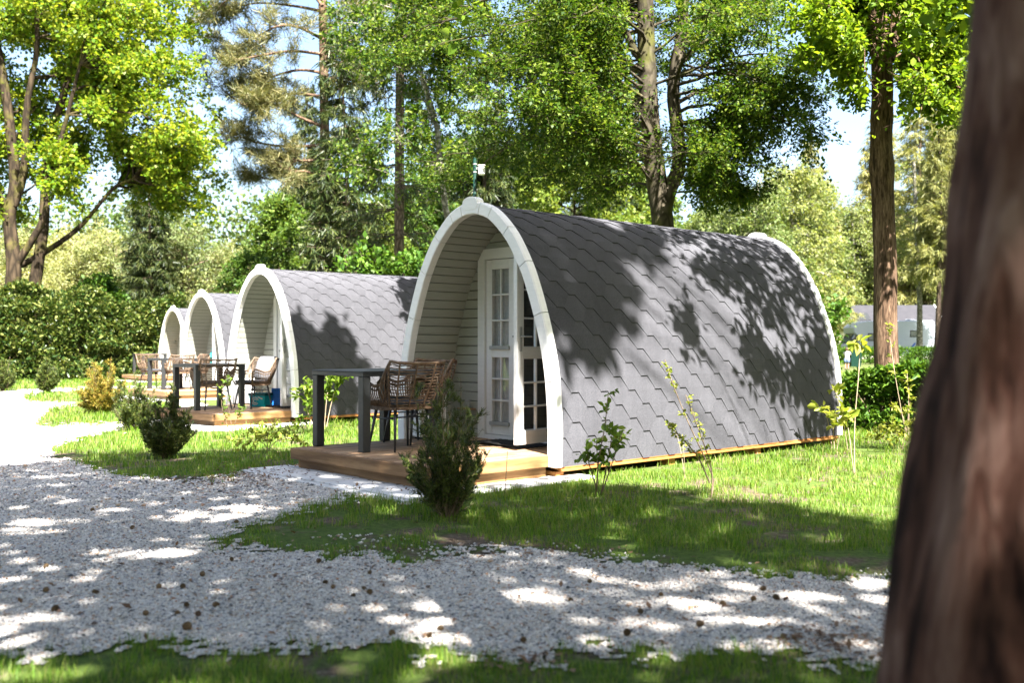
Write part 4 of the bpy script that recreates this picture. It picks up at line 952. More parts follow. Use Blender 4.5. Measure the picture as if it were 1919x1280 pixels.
for a in ((195, 60, 1.05, 0, 'pale green shrub rising over the dark hedge, left one'), (265, 62, 1.22, 1, 'pale green shrub over the hedge beneath the oak limb'), (345, 60, 1.28, 2, 'tall pale shrub directly above the farthest cabin'), (430, 60, 1.12, 3, 'pale shrub between the third and second cabin peaks'), (110, 66, 1.4, 4, 'greyish shrub seen between the two oak trunks'), (20, 68, 1.4, 5, 'greyish shrub behind the left edge oak trunk'), (-60, 64, 1.4, .5, 'pale shrub at the left edge behind the oak')):
    place(wil, *a[:4], a[4], group=G_WI, cat='shrub')
shr = broad('hazel_shrub', 74, 4.2, 1.5, M['lf_laurel'], M['twig'], 9, .15, .08, 0, .05, 30, .7, 3, .1, .8)
place(shr, 1474, 27, .80, 1.0, 'bright green bush rising behind the rear arch of the nearest cabin', 'bush', 'green bushes right and left')
place(shr, 205, 41, .95, 2.0, 'vivid yellow green bush above the hedge at the oak limb', 'bush', 'green bushes right and left')
place(shr, 500, 33, .75, 3.0, 'green bush filling the corner behind the second cabin peak', 'bush', 'green bushes right and left')
place(shr, 715, 25, .85, 4.0, 'fresh green bush behind the second cabin roof, below the bare spruce trunk', 'bush', 'green bushes right and left')
place(shr, 640, 28, .62, 5.0, 'fresh green bush low behind the second cabin ridge', 'bush', 'green bushes right and left')
# plain trunks far right
for px, Y, r0, lab, mk in ((1723, 66, .19, 'pale mossy birch trunk in front of the grey house roof', 'bk_birch'),):
    pl = Plant(int(px)); b = at(px, Y); t = thing('birch_tree' if mk == 'bk_birch' else 'spruce_tree', b, lab, 'tree'); T = pl.path((0, 0, 0), (0, 0, 1), 13, 14, .012); pl.limb(T, r0, r0 * .5, 9, .3)
    for k in range(22): i = int(pl.r.integers(6, 14)); a = pl.r.uniform(0, 6.28); P = pl.path(T[i], (math.cos(a), math.sin(a), .3), 1.6, 6, .1, -.3); pl.limb(P, .03, .006, 4); pl.kids(P, .015, 7, .8, 0, .2)
    pl.bark('trunk', M[mk], t, .004); crown(pl, 'crown', M['lf_birch'], t, 22, .15, .14, ratio=.6)
# ---- far wood closing the view (one mass)
def far_wood():
    r = np.random.default_rng(5); n = 110000; ang = r.uniform(-.62, .62, n); rad = r.uniform(108, 132, n); x = np.sin(ang) * rad; y = np.cos(ang) * rad
    top = 11.5 + 5.5 * vnoise(x * .12, y * .05, 3) + 3 * vnoise(x * .35, y * .1, 4); z = top * r.random(n) ** .8; p = np.stack([x, y, z], -1)
    return link('far_wood', leaf_mesh('far_wood', p, r.normal(size=(n, 3)), r, .48, .8, 'd', up=.8, droop=0), M['lf_far'])
kind(far_wood(), 'stuff')

# ------------------------------------------------------------------ hedges and bushes
def hedge(name, seed, p0, p1, depth, h, n, mat, label, size, hvar=.35, stems=40, shape='e', ratio=.45):
    r = np.random.default_rng(seed); p0 = np.array(p0); p1 = np.array(p1); L = np.linalg.norm(p1 - p0); u = (p1 - p0) / L; w = np.array([-u[1], u[0]])
    t = thing(name, (*p0, float(gz(*p0))), label, 'hedge', rz=math.atan2(u[1], u[0]))
    q = r.random((n, 3)); x = q[:, 0] * L; ph = vnoise(x * .9 + 3, x * 0 + 1.5, seed) ; top = h * (1 - hvar * .5 + hvar * ph)
    # most leaves sit near the outer surface, in clumps
    y = (q[:, 1] - .5); y = np.sign(y) * (abs(y) * 2) ** .55 * .5; z = q[:, 2] ** .75
    keep = (abs(y) > .28) | (z > .75) | (r.random(n) < .35); x, y, z, top = x[keep], y[keep], z[keep], top[keep]
    cl = vnoise(x * 1.9, z * top * 2.3 + y * 2, seed + 1); yy = y * depth * (.75 + .5 * cl) * (1 - .25 * np.maximum(0, z - .7) / .3); k2 = cl > .30 - .25 * r.random(len(cl)); 
    p = np.stack([x, yy, .03 + z * top], -1)[k2]; d = np.stack([r.normal(0, .5, len(p)), np.sign(p[:, 1]) * .7, .6 + r.normal(0, .3, len(p))], -1)
    link('foliage', leaf_mesh('hedge_leaves', p, d, r, size, ratio, shape, up=.7, droop=.1, dirj=.6), mat, t)
    pl = Plant(seed)
    for k in range(stems):
        x0 = (k + r.random()) / stems * L; P = pl.path((x0, r.normal(0, depth * .12), 0), (r.normal(0, .2), r.normal(0, .2), 1), h * r.uniform(.5, .85), 6, .08); pl.limb(P, .022, .006, 5)
    pl.bark('stems', M['twig'], t); return t
ha = at(-230, 34.6)[:2]; hb = at(340, 38.6)[:2]
hedge('laurel_hedge', 81, ha, hb, 2.4, 3.15, 80000, M['lf_hedge'], 'tall dark glossy hedge along the left behind the gravel drive', .14, .55, 46)
hedge('laurel_hedge', 82, at(1572, 14.6)[:2], at(1850, 13.4)[:2], .95, .76, 15000, M['lf_laurel'], 'low glossy laurel hedge around the brown oak, right of the nearest cabin', .09, .5, 40)
hedge('laurel_hedge', 83, at(1480, 64)[:2], at(1900, 60)[:2], 1.6, 1.05, 16000, M['lf_laurel'], 'far low hedge in front of the white motorhome', .15, .3, 20)

def yew(label, loc, h, w, seed, mat, nst=26, per=46, size=.032, group='clipped yew bushes along the drive', lean=0.5):
    pl = Plant(seed); r = pl.r; t = thing('yew_bush', loc, label, 'bush', group)
    for k in range(nst):
        a = k * 2.4 + r.normal(0, .3); o = ((k + .5) / nst) ** .6; hh = h * (1.04 - .66 * o ** 1.3) * r.uniform(.66, 1.22)
        P = pl.path((.05 * math.cos(a) * o, .05 * math.sin(a) * o, .0), (math.cos(a) * o * w / h * (1.1 + 1.3 * o), math.sin(a) * o * w / h * (1.1 + 1.3 * o), 1), hh, 9, .06, .35); pl.limb(P, .008, .002, 4); pl.tw.append(P[5:]); pl.tw.append(P[2:6])
        for j in range(8):
            f = .04 + .88 * (j + r.random()) / 8; i = min(int(f * 8), 7); p = P[i] * (1 - (f * 8 - i)) + P[i + 1] * (f * 8 - i); q = r.uniform(0, 6.28)
            Q = pl.path(p, norm(P[i + 1] - P[i]) * .75 + np.array([math.cos(q), math.sin(q), .1]) * .75, h * r.uniform(.11, .25) * (1.3 - .85 * f), 6, .06, .5); pl.limb(Q, .0032, .001, 3); pl.tw.append(Q)
            if r.random() < .7: pl.kids(Q, .002, 3, h * .09, 0, .25, (30, 50), .9, .3, .08, .3)
    pl.bark('stems', M['twig'], t, .0016); crown(pl, 'foliage', mat, t, per, size, .006, ratio=.20, shape='n', up=.8, droop=-.1, dirj=.65, var=.25); return t
def gpt(px, py): return on_ground(px, py)
yew('dark green yew bush with a stray upright leader, in front of the nearest deck', gpt(838, 968), .90, .36, 91, M['nd_yew'], 30, 34, .027)
pl = Plant(92); 
yew('dark yew bush on the grass beside the drive, before the second deck', gpt(312, 858), .74, .40, 93, M['nd_yew'], 34, 30, .032)
yew('loose dark yew bush behind and left of the one on the grass tip', gpt(252, 806), .84, .42, 94, M['nd_yew'], 28, 28, .036)
yew('golden yellow yew bush in the sun beside the gravel', gpt(188, 775), .92, .52, 95, M['nd_yew_gold'], 44, 26, .042)
yew('small dark yew on the lawn before the tall left hedge', gpt(88, 736), .85, .28, 96, M['nd_yew'], 26, 16, .06)
yew('small dark yew at the left picture edge under the hedge', gpt(6, 733), .95, .35, 97, M['nd_yew'], 26, 16, .06)

# ------------------------------------------------------------------ young shoots in the grass
def sapling(name, label, cat, stems, Y, mat, lsize, per=9, bark='twig', r0=.006, tw=.25, group=None, ratio=.62, spread=.01, leafy=(.35, 1), seed=1, nk=5, shape='e', depth=.12):
    """stems: polylines in photo pixels, stood up in the world at distance Y"""
    pl = Plant(seed); x0, y0 = stems[0][0]; b = np.array(at(x0, Y)); t = thing(name, b, label, cat, group)
    for st in stems:
        n = max(8, len(st) * 3); k = pl.r.normal(0, depth, len(st)); k[0] = 0
        P = smooth_path([pxp(x, y, Y + dk) - b for (x, y), dk in zip(st, np.cumsum(k) * .5)], n); P[:, 2] -= max(0, P[0, 2] + .01) if st[0] == stems[0][0] else 0; pl.limb(P, r0 * .75, r0 * .4, 5)
        i0, i1 = int(leafy[0] * (n - 1)), int(leafy[1] * (n - 1))
        if nk: pl.kids(P[i0:i1 + 1], .002, nk, tw, 0, .1, (35, 75), .8, 0, .15, .4)
        pl.tw.append(P[max(i0, n - 5):])
    pl.bark('stem', M[bark], t, .0016); crown(pl, 'foliage', M[mat], t, per, lsize, spread, ratio=ratio, shape=shape, up=1.0, droop=.25, dirj=.8); return t
YS = lambda py: 1.21 * FPX / (py - Y0)
sapling('sapling', 'bushy green sapling with several stems beside the right foot of the nearest cabin arch', 'sapling', [[(1118, 928), (1122, 860), (1133, 800), (1140, 735)], [(1116, 926), (1120, 880), (1118, 830)], [(1126, 928), (1138, 870), (1147, 815)], [(1122, 928), (1104, 870), (1101, 845)], [(1128, 924), (1150, 860), (1168, 805)]], YS(928), 'lf_sapling', .062, 7, r0=.008, tw=.16, leafy=(.5, 1), seed=101, nk=4)
sapling('sapling', 'tall thin arching shoot with small yellow leaves against the roof side', 'sapling', [[(1333, 932), (1336, 895), (1318, 850), (1290, 790), (1262, 720), (1246, 672)], [(1333, 932), (1334, 880), (1312, 810), (1285, 738)], [(1330, 905), (1310, 860), (1290, 835), (1250, 793)]], YS(932), 'lf_sap_yellow', .030, 9, 'twig', .009, .05, leafy=(.3, 1), seed=102, nk=9)
sapling('sapling', 'bare little shoot with few leaves left of the middle of the roof foot', 'sapling', [[(1283, 896), (1282, 850), (1278, 812)], [(1284, 896), (1270, 820), (1250, 795)]], YS(899), 'lf_sap_yellow', .028, 5, 'twig_pale', .004, .04, leafy=(.7, 1), seed=103, nk=3)
sapling('sapling', 'slim shoot with a bunch of round yellow leaves before the roof foot', 'sapling', [[(1420, 845), (1413, 810), (1402, 768)], [(1402, 845), (1394, 805), (1380, 760)]], YS(850), 'lf_sap_yellow', .055, 5, 'twig_pale', .005, .06, leafy=(.7, 1), seed=104, nk=4)
sapling('sapling', 'cluster of round leaved shoots at the rear corner of the nearest cabin', 'sapling', [[(1560, 848), (1556, 815), (1548, 775), (1536, 762)], [(1564, 848), (1562, 810), (1560, 775)], [(1568, 846), (1575, 805), (1578, 790)], [(1590, 850), (1582, 800), (1570, 745), (1560, 728)]], YS(848), 'lf_sap_yellow', .075, 5, 'twig_pale', .006, .08, leafy=(.7, 1), seed=105, nk=4)
sapling('sapling', 'tall pale stem with a few big leaves at its tip, before the laurel hedge', 'sapling', [[(1602, 888), (1601, 830), (1603, 770), (1609, 700), (1611, 650), (1606, 640)], [(1600, 888), (1592, 820), (1584, 770)]], YS(890), 'lf_sap_yellow', .085, 6, 'twig_pale', .008, .08, leafy=(.9, 1), seed=106, nk=3)
sapling('sapling', 'tall pale stem with tiny leaves nearest the blurred trunk', 'sapling', [[(1698, 812), (1690, 770), (1676, 690), (1668, 630), (1662, 600)], [(1703, 815), (1703, 750), (1700, 700)], [(1700, 815), (1690, 775), (1672, 758)]], YS(815), 'lf_sap_yellow', .05, 7, 'twig_pale', .008, .10, leafy=(.45, 1), seed=107, nk=6)
sapling('shrub', 'leafy green young shrub with pale stems behind the nearest table', 'shrub', [[(606, 800), (604, 760), (606, 720)], [(612, 800), (620, 760), (632, 715), (636, 700)], [(608, 800), (612, 750), (618, 712)], [(588, 800), (576, 770), (574, 745), (583, 715)], [(590, 800), (585, 760), (584, 720)]], YS(806), 'lf_sapling', .075, 11, 'twig_pale', .009, .26, leafy=(.45, 1), seed=108, nk=7)
sapling('shrub', 'low spreading shrub with yellow green sprays on the lawn between the decks', 'shrub', [[(502, 842), (500, 822), (490, 805), (470, 795)], [(502, 842), (508, 820), (520, 800), (540, 790)], [(502, 842), (495, 825), (470, 815), (440, 815)], [(502, 842), (515, 822), (545, 815), (570, 822)], [(502, 842), (501, 815), (505, 790)]], YS(844), 'lf_sap_yellow', .042, 10, 'twig', .007, .22, leafy=(.3, 1), seed=109, nk=9, depth=.3)
sapling('shrub', 'thin twiggy plant with tiny leaves before the second deck', 'shrub', [[(436, 812), (425, 780), (415, 740), (420, 700)], [(437, 812), (430, 775), (424, 730), (428, 705)], [(435, 812), (445, 780), (455, 765)]], YS(815), 'lf_sapling', .032, 9, 'twig', .006, .14, leafy=(.25, 1), seed=110, nk=7)
sapling('shrub', 'green leafy plant by the right foot of the second cabin arch', 'shrub', [[(570, 800), (566, 782), (560, 772)], [(572, 800), (578, 780), (584, 770)]], YS(800), 'lf_sapling', .05, 9, 'twig', .005, .2, leafy=(.2, 1), seed=111, nk=6)
sapling('dead_stem', 'single dry upright stalk in the grass before the nearest deck side', 'stalk', [[(947, 924), (948, 895), (951, 842)]], YS(926), 'dry_leaf', .01, 1, 'twig', .006, .02, leafy=(.9, 1), seed=112, nk=1)
sapling('sapling', 'faint leafless twig in the grass right of the dark yew', 'sapling', [[(1068, 965), (1076, 930), (1090, 915)], [(1068, 965), (1064, 935)]], YS(965), 'lf_sapling', .03, 3, 'twig', .004, .08, leafy=(.5, 1), seed=113, nk=3)
sapling('shrub', 'low yellow flushed shrub under the laurel hedge by the near trunk', 'shrub', [[(1690, 842), (1680, 810), (1660, 790)], [(1690, 842), (1700, 800), (1702, 760)], [(1690, 842), (1655, 820), (1640, 815)], [(1690, 842), (1715, 812), (1725, 790)]], YS(842), 'lf_sap_yellow', .05, 10, 'twig', .007, .24, leafy=(.2, 1), seed=114, nk=8, depth=.3)

# ------------------------------------------------------------------ far right: house, motorhome, person
m_roof = m_noise('grey_roof', [(0.3, (0.026, 0.026, 0.031)), (0.7, (0.036, 0.035, 0.040))], 2, rough=0.8, bump=0.2)
hx0 = at(1552, 86)[0]; hx1 = at(1775, 86)[0]; hw = (hx1 - hx0) / 2
t = thing('holiday_house', ((hx0 + hx1) / 2, 88, gz(15, 88)), 'low house with a broad grey roof behind the motorhome', 'house', rz=R(-4))
mb = MB(); mb.box(-hw + .3, hw - .3, -1.9, 4.5, 0, 2.45); 
mb.add([(-hw + .3, -1.9, 2.45), (-hw + .3, 4.5, 2.45), (-hw + .3, 1.3, 4.2), (hw - .3, -1.9, 2.45), (hw - .3, 4.5, 2.45), (hw - .3, 1.3, 4.2)], [(0, 1, 2), (3, 5, 4)])
mb.build('wall', m_paint('house_wall', (.62, .58, .5)), t)
mb = MB(); 
for y0, y1 in ((-2.4, 1.3), (5.0, 1.3)):
    v = [(-hw, y0, 2.45), (hw, y0, 2.45), (hw, y1, 4.52), (-hw, y1, 4.52)]; v += [(x, y, z + .10) for x, y, z in v]; mb.add(v, [(0, 1, 2, 3), (7, 6, 5, 4), (0, 4, 5, 1), (1, 5, 6, 2), (2, 6, 7, 3), (3, 7, 4, 0)])
rf = mb.build('roof', m_roof, t)
mb = MB()
for sx in (-1, 1):
    for y0, y1 in ((-2.45, 1.3), (5.05, 1.3)):
        v = []
        for dx in (0, .09): v += [(sx * (hw + .005 + dx), y0, 2.33), (sx * (hw + .005 + dx), y1, 4.42), (sx * (hw + .005 + dx), y1, 4.66), (sx * (hw + .005 + dx), y0, 2.58)]
        mb.add(v, [(0, 1, 2, 3), (7, 6, 5, 4), (0, 4, 5, 1), (1, 5, 6, 2), (2, 6, 7, 3), (3, 7, 4, 0)])
mb.build('bargeboard', M['white'], t)
for xx in (-hw * .42, -hw * .05):
    mb = MB(); v = []; 
    for d in (.105, .17): v += [(xx, -1.2, 2.45 + 2.07 * 1.2 / 3.7 + d - .0), (xx + 1.1, -1.2, 2.45 + 2.07 * 1.2 / 3.7 + d), (xx + 1.1, -.1, 2.45 + 2.07 * 2.3 / 3.7 + d), (xx, -.1, 2.45 + 2.07 * 2.3 / 3.7 + d)]
    mb.add(v, [(0, 1, 2, 3), (7, 6, 5, 4), (0, 4, 5, 1), (1, 5, 6, 2), (2, 6, 7, 3), (3, 7, 4, 0)]); mb.build('skylight', M['anthracite'], t)
mb = MB(); cxp = at(1686, 86)[0] - (hx0 + hx1) / 2; mb.tube([(cxp, -.2, 3.3), (cxp, -.2, 4.45), (cxp, -.2, 4.7)], [.13, .13, .15], 10); mb.tube([(cxp, -.2, 4.701), (cxp, -.2, 4.8)], [.19, .16], 10); mb.build('flue_pipe', M['black_metal'], rf)

m_mh = m_paint('motorhome_shaded_white', (.36, .40, .45), .3, .03)  # white paint darkened and blued to stand in for shade
def motorhome():
    Y = 71.0; s0 = at(1572, Y)[0]; s1 = at(1741, Y)[0]; Lm = s1 - s0; t = thing('motorhome', (s0, Y, gz(s0, Y)), 'white motorhome with rounded cab and small square rear window behind the low hedge', 'motorhome')
    mb = MB(); side = [(Lm * .16, .45), (Lm * .16, 1.75), (Lm * .11, 2.0), (Lm * .10, 2.35), (Lm * .15, 2.68), (Lm * .24, 2.82), (Lm * .97, 2.86), (Lm * .995, 2.75), (Lm, 2.5), (Lm, .45)]; n = len(side); v = []
    for y, k in ((-1.1, .97), (-1.02, 1.0), (1.02, 1.0), (1.1, .97)): v += [(Lm * .55 + (x - Lm * .55) * k, y, 1.6 + (z - 1.6) * k) for x, z in side]
    f = [tuple(range(n)), tuple(3 * n + i for i in reversed(range(n)))]
    for r_ in range(3):
        for i in range(n): j = (i + 1) % n; f.append((r_ * n + i, r_ * n + j, (r_ + 1) * n + j, (r_ + 1) * n + i))
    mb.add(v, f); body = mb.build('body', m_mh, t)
    mb = MB(); cab = [(.02, .4), (.0, .95), (.08, 1.15), (Lm * .065, 1.28), (Lm * .13, 1.98), (Lm * .158, 2.0), (Lm * .158, .4)]; n = len(cab); v = []
    for y, k in ((-.98, .96), (-.9, 1), (.9, 1), (.98, .96)): v += [(Lm * .1 + (x - Lm * .1) * k, y, z) for x, z in cab]
    f = [tuple(range(n)), tuple(3 * n + i for i in reversed(range(n)))]
    for r_ in range(3):
        for i in range(n): j = (i + 1) % n; f.append((r_ * n + i, r_ * n + j, (r_ + 1) * n + j, (r_ + 1) * n + i))
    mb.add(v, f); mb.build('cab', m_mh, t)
    def pane(nm, pts, y, mat_, par=t, th=.02):
        m = MB(); v = [(x, y, z) for x, z in pts] + [(x, y - th, z) for x, z in pts]; n = len(pts); m.add(v, [tuple(range(n)), tuple(n + i for i in reversed(range(n)))] + [(i, (i + 1) % n, n + (i + 1) % n, n + i) for i in range(n)]); return m.build(nm, mat_, par)
    m_dg = m_noise('dark_glass', [(.3, (.02, .035, .045)), (.7, (.03, .05, .06))], 1, rough=.06, spec=.8, bump=0)
    m_pg = m_noise('tinted_glass', [(.3, (.10, .13, .12)), (.7, (.13, .16, .15))], 1, rough=.08, spec=.7, bump=0)
    def rect(x0, x1, z0, z1): return [(x0, z0), (x1, z0), (x1, z1), (x0, z1)]
    pane('cab_window', [(Lm * .085, 1.3), (Lm * .15, 1.3), (Lm * .15, 1.92), (Lm * .132, 1.9)], -.983, m_dg)
    m = MB(); m.add([(Lm * .063, -.88, 1.30), (Lm * .063, .88, 1.30), (Lm * .126, .84, 1.97), (Lm * .126, -.84, 1.97), (Lm * .058, -.88, 1.32), (Lm * .058, .88, 1.32), (Lm * .121, .84, 1.99), (Lm * .121, -.84, 1.99)], [(0, 1, 2, 3), (7, 6, 5, 4), (0, 4, 5, 1), (1, 5, 6, 2), (2, 6, 7, 3), (3, 7, 4, 0)]); m.build('windscreen', m_dg, t)
    for x0, x1, z0, z1 in ((Lm * .26, Lm * .43, 1.45, 1.98), (Lm * .72, Lm * .84, 1.72, 2.18)):
        w = pane('side_window', rect(x0, x1, z0, z1), -1.103, M['anthracite'], t); pane('window_pane', rect(x0 + .06, x1 - .06, z0 + .06, z1 - .06), -1.126, m_pg, w, .008)
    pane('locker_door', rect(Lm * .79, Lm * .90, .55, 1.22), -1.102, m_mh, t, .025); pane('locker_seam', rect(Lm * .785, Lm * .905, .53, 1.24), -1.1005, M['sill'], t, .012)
    m_dec = m_noise('blue_decal', [(.3, (.02, .08, .35)), (.7, (.03, .10, .42))], 3, rough=.3, bump=0)
    x_ = Lm * .70; pane('decal', [(x_ - .1, .92), (x_ + .35, 1.02), (x_ + .55, 1.32), (x_ + .42, 1.32), (x_ + .22, 1.08), (x_ - .1, .98)], -1.1015, m_dec, t, .006)
    pane('stripe', [(Lm * .9, .6), (Lm * .94, .6), (Lm * .985, 1.5), (Lm * .985, 1.2)], -1.1015, M['white'], t, .006)
    m = MB(); m.box(Lm * .45, Lm * .62, -.5, .4, 2.87, 2.98, .03); m.box(Lm * .75, Lm * .83, -.5, .3, 2.87, 2.97, .03); m.build('roof_hatch', M['white'], body)
    for x_ in (Lm * .14, Lm * .74):
        m = MB(); m.tube([(x_, -.92, .34), (x_, -.70, .34)], .34, 18); w = m.build('wheel', M['rubber'], t); m = MB(); m.tube([(x_, -.93, .34), (x_, -.921, .34)], .19, 14); m.build('rim', M['sill'], w)
    m = MB(); m.tube([(Lm * .075, -1.0, 1.35), (Lm * .07, -1.2, 1.42)], .02, 6); m.box(Lm * .06, Lm * .085, -1.32, -1.17, 1.3, 1.62, .02); m.build('wing_mirror', M['anthracite'], t)
motorhome()
mb = MB(); b0 = at(1601, 54); v = []
for z, k in ((.06, .82), (1.0, 1.0)): v += [(sx * .30 * k, sy * .34 * k, z) for sx, sy in ((-1, -1), (1, -1), (1, 1), (-1, 1))]
t = thing('wheelie_bin', b0, 'dark green upright bin right of the person, behind the far hedge', 'bin'); mb.add(v, [(0, 1, 2, 3), (7, 6, 5, 4), (0, 4, 5, 1), (1, 5, 6, 2), (2, 6, 7, 3), (3, 7, 4, 0)]); mb.build('container', m_green, t)
mb = MB(); mb.box(-.33, .33, -.38, .36, 1.002, 1.06, .02); mb.build('lid', m_green, t); mb = MB(); mb.tube([(-.3, .30, .1), (-.24, .30, .1)], .1, 12); mb.tube([(.24, .30, .1), (.3, .30, .1)], .1, 12); mb.build('wheel', M['rubber'], t)

def person():
    """a child standing behind the hedge in a pale T-shirt with dark straps, seen half from behind"""
    b = at(1587, 50); t = thing('person', b, 'child with short brown hair in a pale T-shirt with dark straps, beyond the hedge', 'person', rz=R(-35)); k = 1.14 / 1.14
    m_skin = m_noise('skin', [(.3, (.42, .25, .17)), (.7, (.48, .29, .2))], 6, rough=.5, bump=0); m_sh = m_noise('pale_shirt', [(.3, (.55, .57, .6)), (.7, (.66, .68, .7))], 9, rough=.9); m_bl = m_noise('dark_strap', [(.3, (.02, .02, .025)), (.7, (.03, .03, .035))], 9, rough=.9); m_jn = m_noise('blue_shorts', [(.3, (.10, .14, .26)), (.7, (.14, .19, .32))], 9, rough=.9); m_hair = m_noise('brown_hair', [(.3, (.03, .018, .012)), (.7, (.06, .038, .024))], 40, rough=.6)
    J = {'pel': (0, 0, .56, .085), 'spi': (0, 0, .68, .085), 'che': (0, .01, .82, .095), 'nec': (0, .01, .905, .035), 'hd0': (0, .015, .95, .055), 'hd1': (0, .02, 1.01, .083), 'hd2': (0, .015, 1.065, .07)}
    E = [('pel', 'spi'), ('spi', 'che'), ('che', 'nec'), ('nec', 'hd0'), ('hd0', 'hd1'), ('hd1', 'hd2')]
    for s, q in ((-1, 'l'), (1, 'r')):
        J['sh' + q] = (s * .105, .01, .865, .04); J['el' + q] = (s * .155, .05 + (.03 if s > 0 else 0), .72, .028); J['wr' + q] = (s * .12, .16, .70 + .04 * s, .02); J['pa' + q] = (s * .105, .205, .71 + .04 * s, .022)
        E += [('che', 'sh' + q), ('sh' + q, 'el' + q), ('el' + q, 'wr' + q), ('wr' + q, 'pa' + q)]
        for f_ in range(4):
            J[f'f{f_}{q}'] = (s * .105 + (f_ - 1.5) * .012, .225, .712 + .04 * s, .006); J[f'g{f_}{q}'] = (s * .105 + (f_ - 1.5) * .013, .255 - .006 * abs(f_ - 1.5), .700 + .04 * s, .005); E += [('pa' + q, f'f{f_}{q}'), (f'f{f_}{q}', f'g{f_}{q}')]
        J['th' + q] = (s * .105 - s * .03, .215, .722 + .04 * s, .006); E.append(('pa' + q, 'th' + q))
        J['hi' + q] = (s * .06, 0, .50, .07); J['kn' + q] = (s * .065, .015, .29, .045); J['an' + q] = (s * .065, -.01, .05, .028); J['to' + q] = (s * .07, .10, .02, .025)
        E += [('pel', 'hi' + q), ('hi' + q, 'kn' + q), ('kn' + q, 'an' + q), ('an' + q, 'to' + q)]
    names = list(J); me = bpy.data.meshes.new('person_body'); me.from_pydata([J[n][:3] for n in names], [(names.index(a), names.index(b_)) for a, b_ in E], [])
    o = link('body', me, m_skin, t); sk = o.modifiers.new('skin', 'SKIN'); 
    for i, n in enumerate(names): me.skin_vertices[0].data[i].radius = (J[n][3], J[n][3] * (.72 if n in ('pel', 'spi', 'che') else 1))
    me.skin_vertices[0].data[0].use_root = True; o.modifiers.new('sub', 'SUBSURF').levels = 1; o.modifiers['sub'].render_levels = 2
    def shell(nm, rings, mat_, n=16):
        m = MB(); v = []
        for cx_, cy_, z, rx, ry in rings: v += [(cx_ + rx * math.cos(a), cy_ + ry * math.sin(a), z) for a in np.linspace(0, 2 * math.pi, n, endpoint=False)]
        f = [(i * n + k_, i * n + (k_ + 1) % n, (i + 1) * n + (k_ + 1) % n, (i + 1) * n + k_) for i in range(len(rings) - 1) for k_ in range(n)]; m.add(v, f); return m.build(nm, mat_, t, smooth=True)
    shell('t_shirt', [(0, 0, .53, .115, .09), (0, 0, .66, .108, .088), (0, .01, .80, .118, .092), (0, .01, .865, .112, .075), (0, .01, .90, .06, .05)], m_sh)
    for s in (-1, 1):
        m = MB(); m.tube([(s * .09, .01, .862), (s * .135, .03, .80), (s * .15, .045, .755)], [.052, .046, .044], 10); m.build('sleeve', m_sh, t, smooth=True)
        m = MB(); m.tube(smooth_path([(s * .06, -.085, .56), (s * .055, -.10, .75), (s * .06, -.075, .86), (s * .058, .0, .905), (s * .06, .095, .85), (s * .065, .11, .72)], 16), .012, 6); m.build('strap', m_bl, t, smooth=True)
        m = MB(); m.tube([(s * .058, 0, .55), (s * .063, .008, .42), (s * .065, .012, .34)], [.088, .078, .07], 12); m.build('shorts', m_jn, t, smooth=True)
        m = MB(); m.box(s * .068 - .035, s * .068 + .035, -.05, .135, 0, .055, .02); m.build('shoe', m_bl, t)
        m = MB(); m.tube([(s * .082, .012, .985), (s * .094, .006, 1.0), (s * .09, .004, 1.022)], [.008, .014, .010], 8); m.build('ear', m_skin, t, smooth=True)
    rings = [(0, -.002 - .012 * (1 - math.sin(a)), 1.02 + .085 * math.sin(a), .093 * math.cos(a) + .002, .092 * math.cos(a) + .002) for a in np.linspace(-.35, 1.5, 8)]; shell('hair', rings, m_hair)
    m = MB(); m.tube([(0, .098, 1.015), (0, .112, .995)], [.006, .012], 8); m.build('nose', m_skin, t, smooth=True)
    m = MB()
    for s in (-1, 1): m.tube([(s * .03, .094, 1.015), (s * .03, .100, 1.015)], .009, 8)
    m.build('eyes', m_bl, t); m = MB(); m.tube([(-.02, .096, .965), (0, .101, .963), (.02, .096, .965)], .004, 6); m.build('mouth', m_noise('lips', [(.3, (.3, .1, .09)), (.7, (.34, .12, .1))], 9, bump=0), t)
person()

# ------------------------------------------------------------------ ground, gravel, grass
G_FRONT = [(-900, 1228), (0, 1226), (70, 1232), (190, 1218), (250, 1206), (300, 1214), (420, 1222), (560, 1214), (700, 1214), (840, 1226), (950, 1246), (1010, 1244), (1050, 1222), (1200, 1224), (1400, 1216), (1520, 1238), (1660, 1246), (2600, 1240), (2600, 1700), (-900, 1700)]
G_MID = [(378, 1024), (450, 990), (560, 962), (650, 936), (700, 929), (765, 944), (905, 913), (1045, 896), (1300, 871), (1570, 826), (1598, 806), (2200, 806), (2600, 1085), (1670, 1088), (1500, 1080), (1400, 1068), (1250, 1062), (1100, 1045), (1000, 1030), (900, 1026), (830, 1045), (740, 1054), (700, 1040), (620, 1042), (500, 1020)]
G_IS1 = [(84, 854), (120, 833), (172, 815), (223, 806), (270, 800), (330, 797), (410, 806), (560, 794), (690, 778), (775, 772), (780, 835), (548, 850), (556, 884), (462, 880), (452, 892), (380, 902), (240, 895), (189, 885), (155, 870)]
G_IS2 = [(62, 797), (96, 766), (151, 758), (250, 752), (330, 754), (350, 775), (300, 790), (220, 792), (103, 799)]
G_IS3 = [(40, 741), (148, 731), (300, 728), (302, 739), (148, 756), (48, 752)]
G_FAR = [(-500, 722), (0, 733), (50, 731), (148, 727), (300, 722), (305, 705), (-500, 700)]
GRASS = [G_FRONT, G_MID, G_IS1, G_IS2, G_IS3, G_FAR]
PATH = [(-900, 1262), (2600, 1280), (2600, 1080), (1670, 1082), (1250, 1056), (900, 1020), (400, 1040), (800, 1010), (800, 880), (470, 870), (440, 800), (420, 770), (345, 745), (320, 724), (-900, 718)]
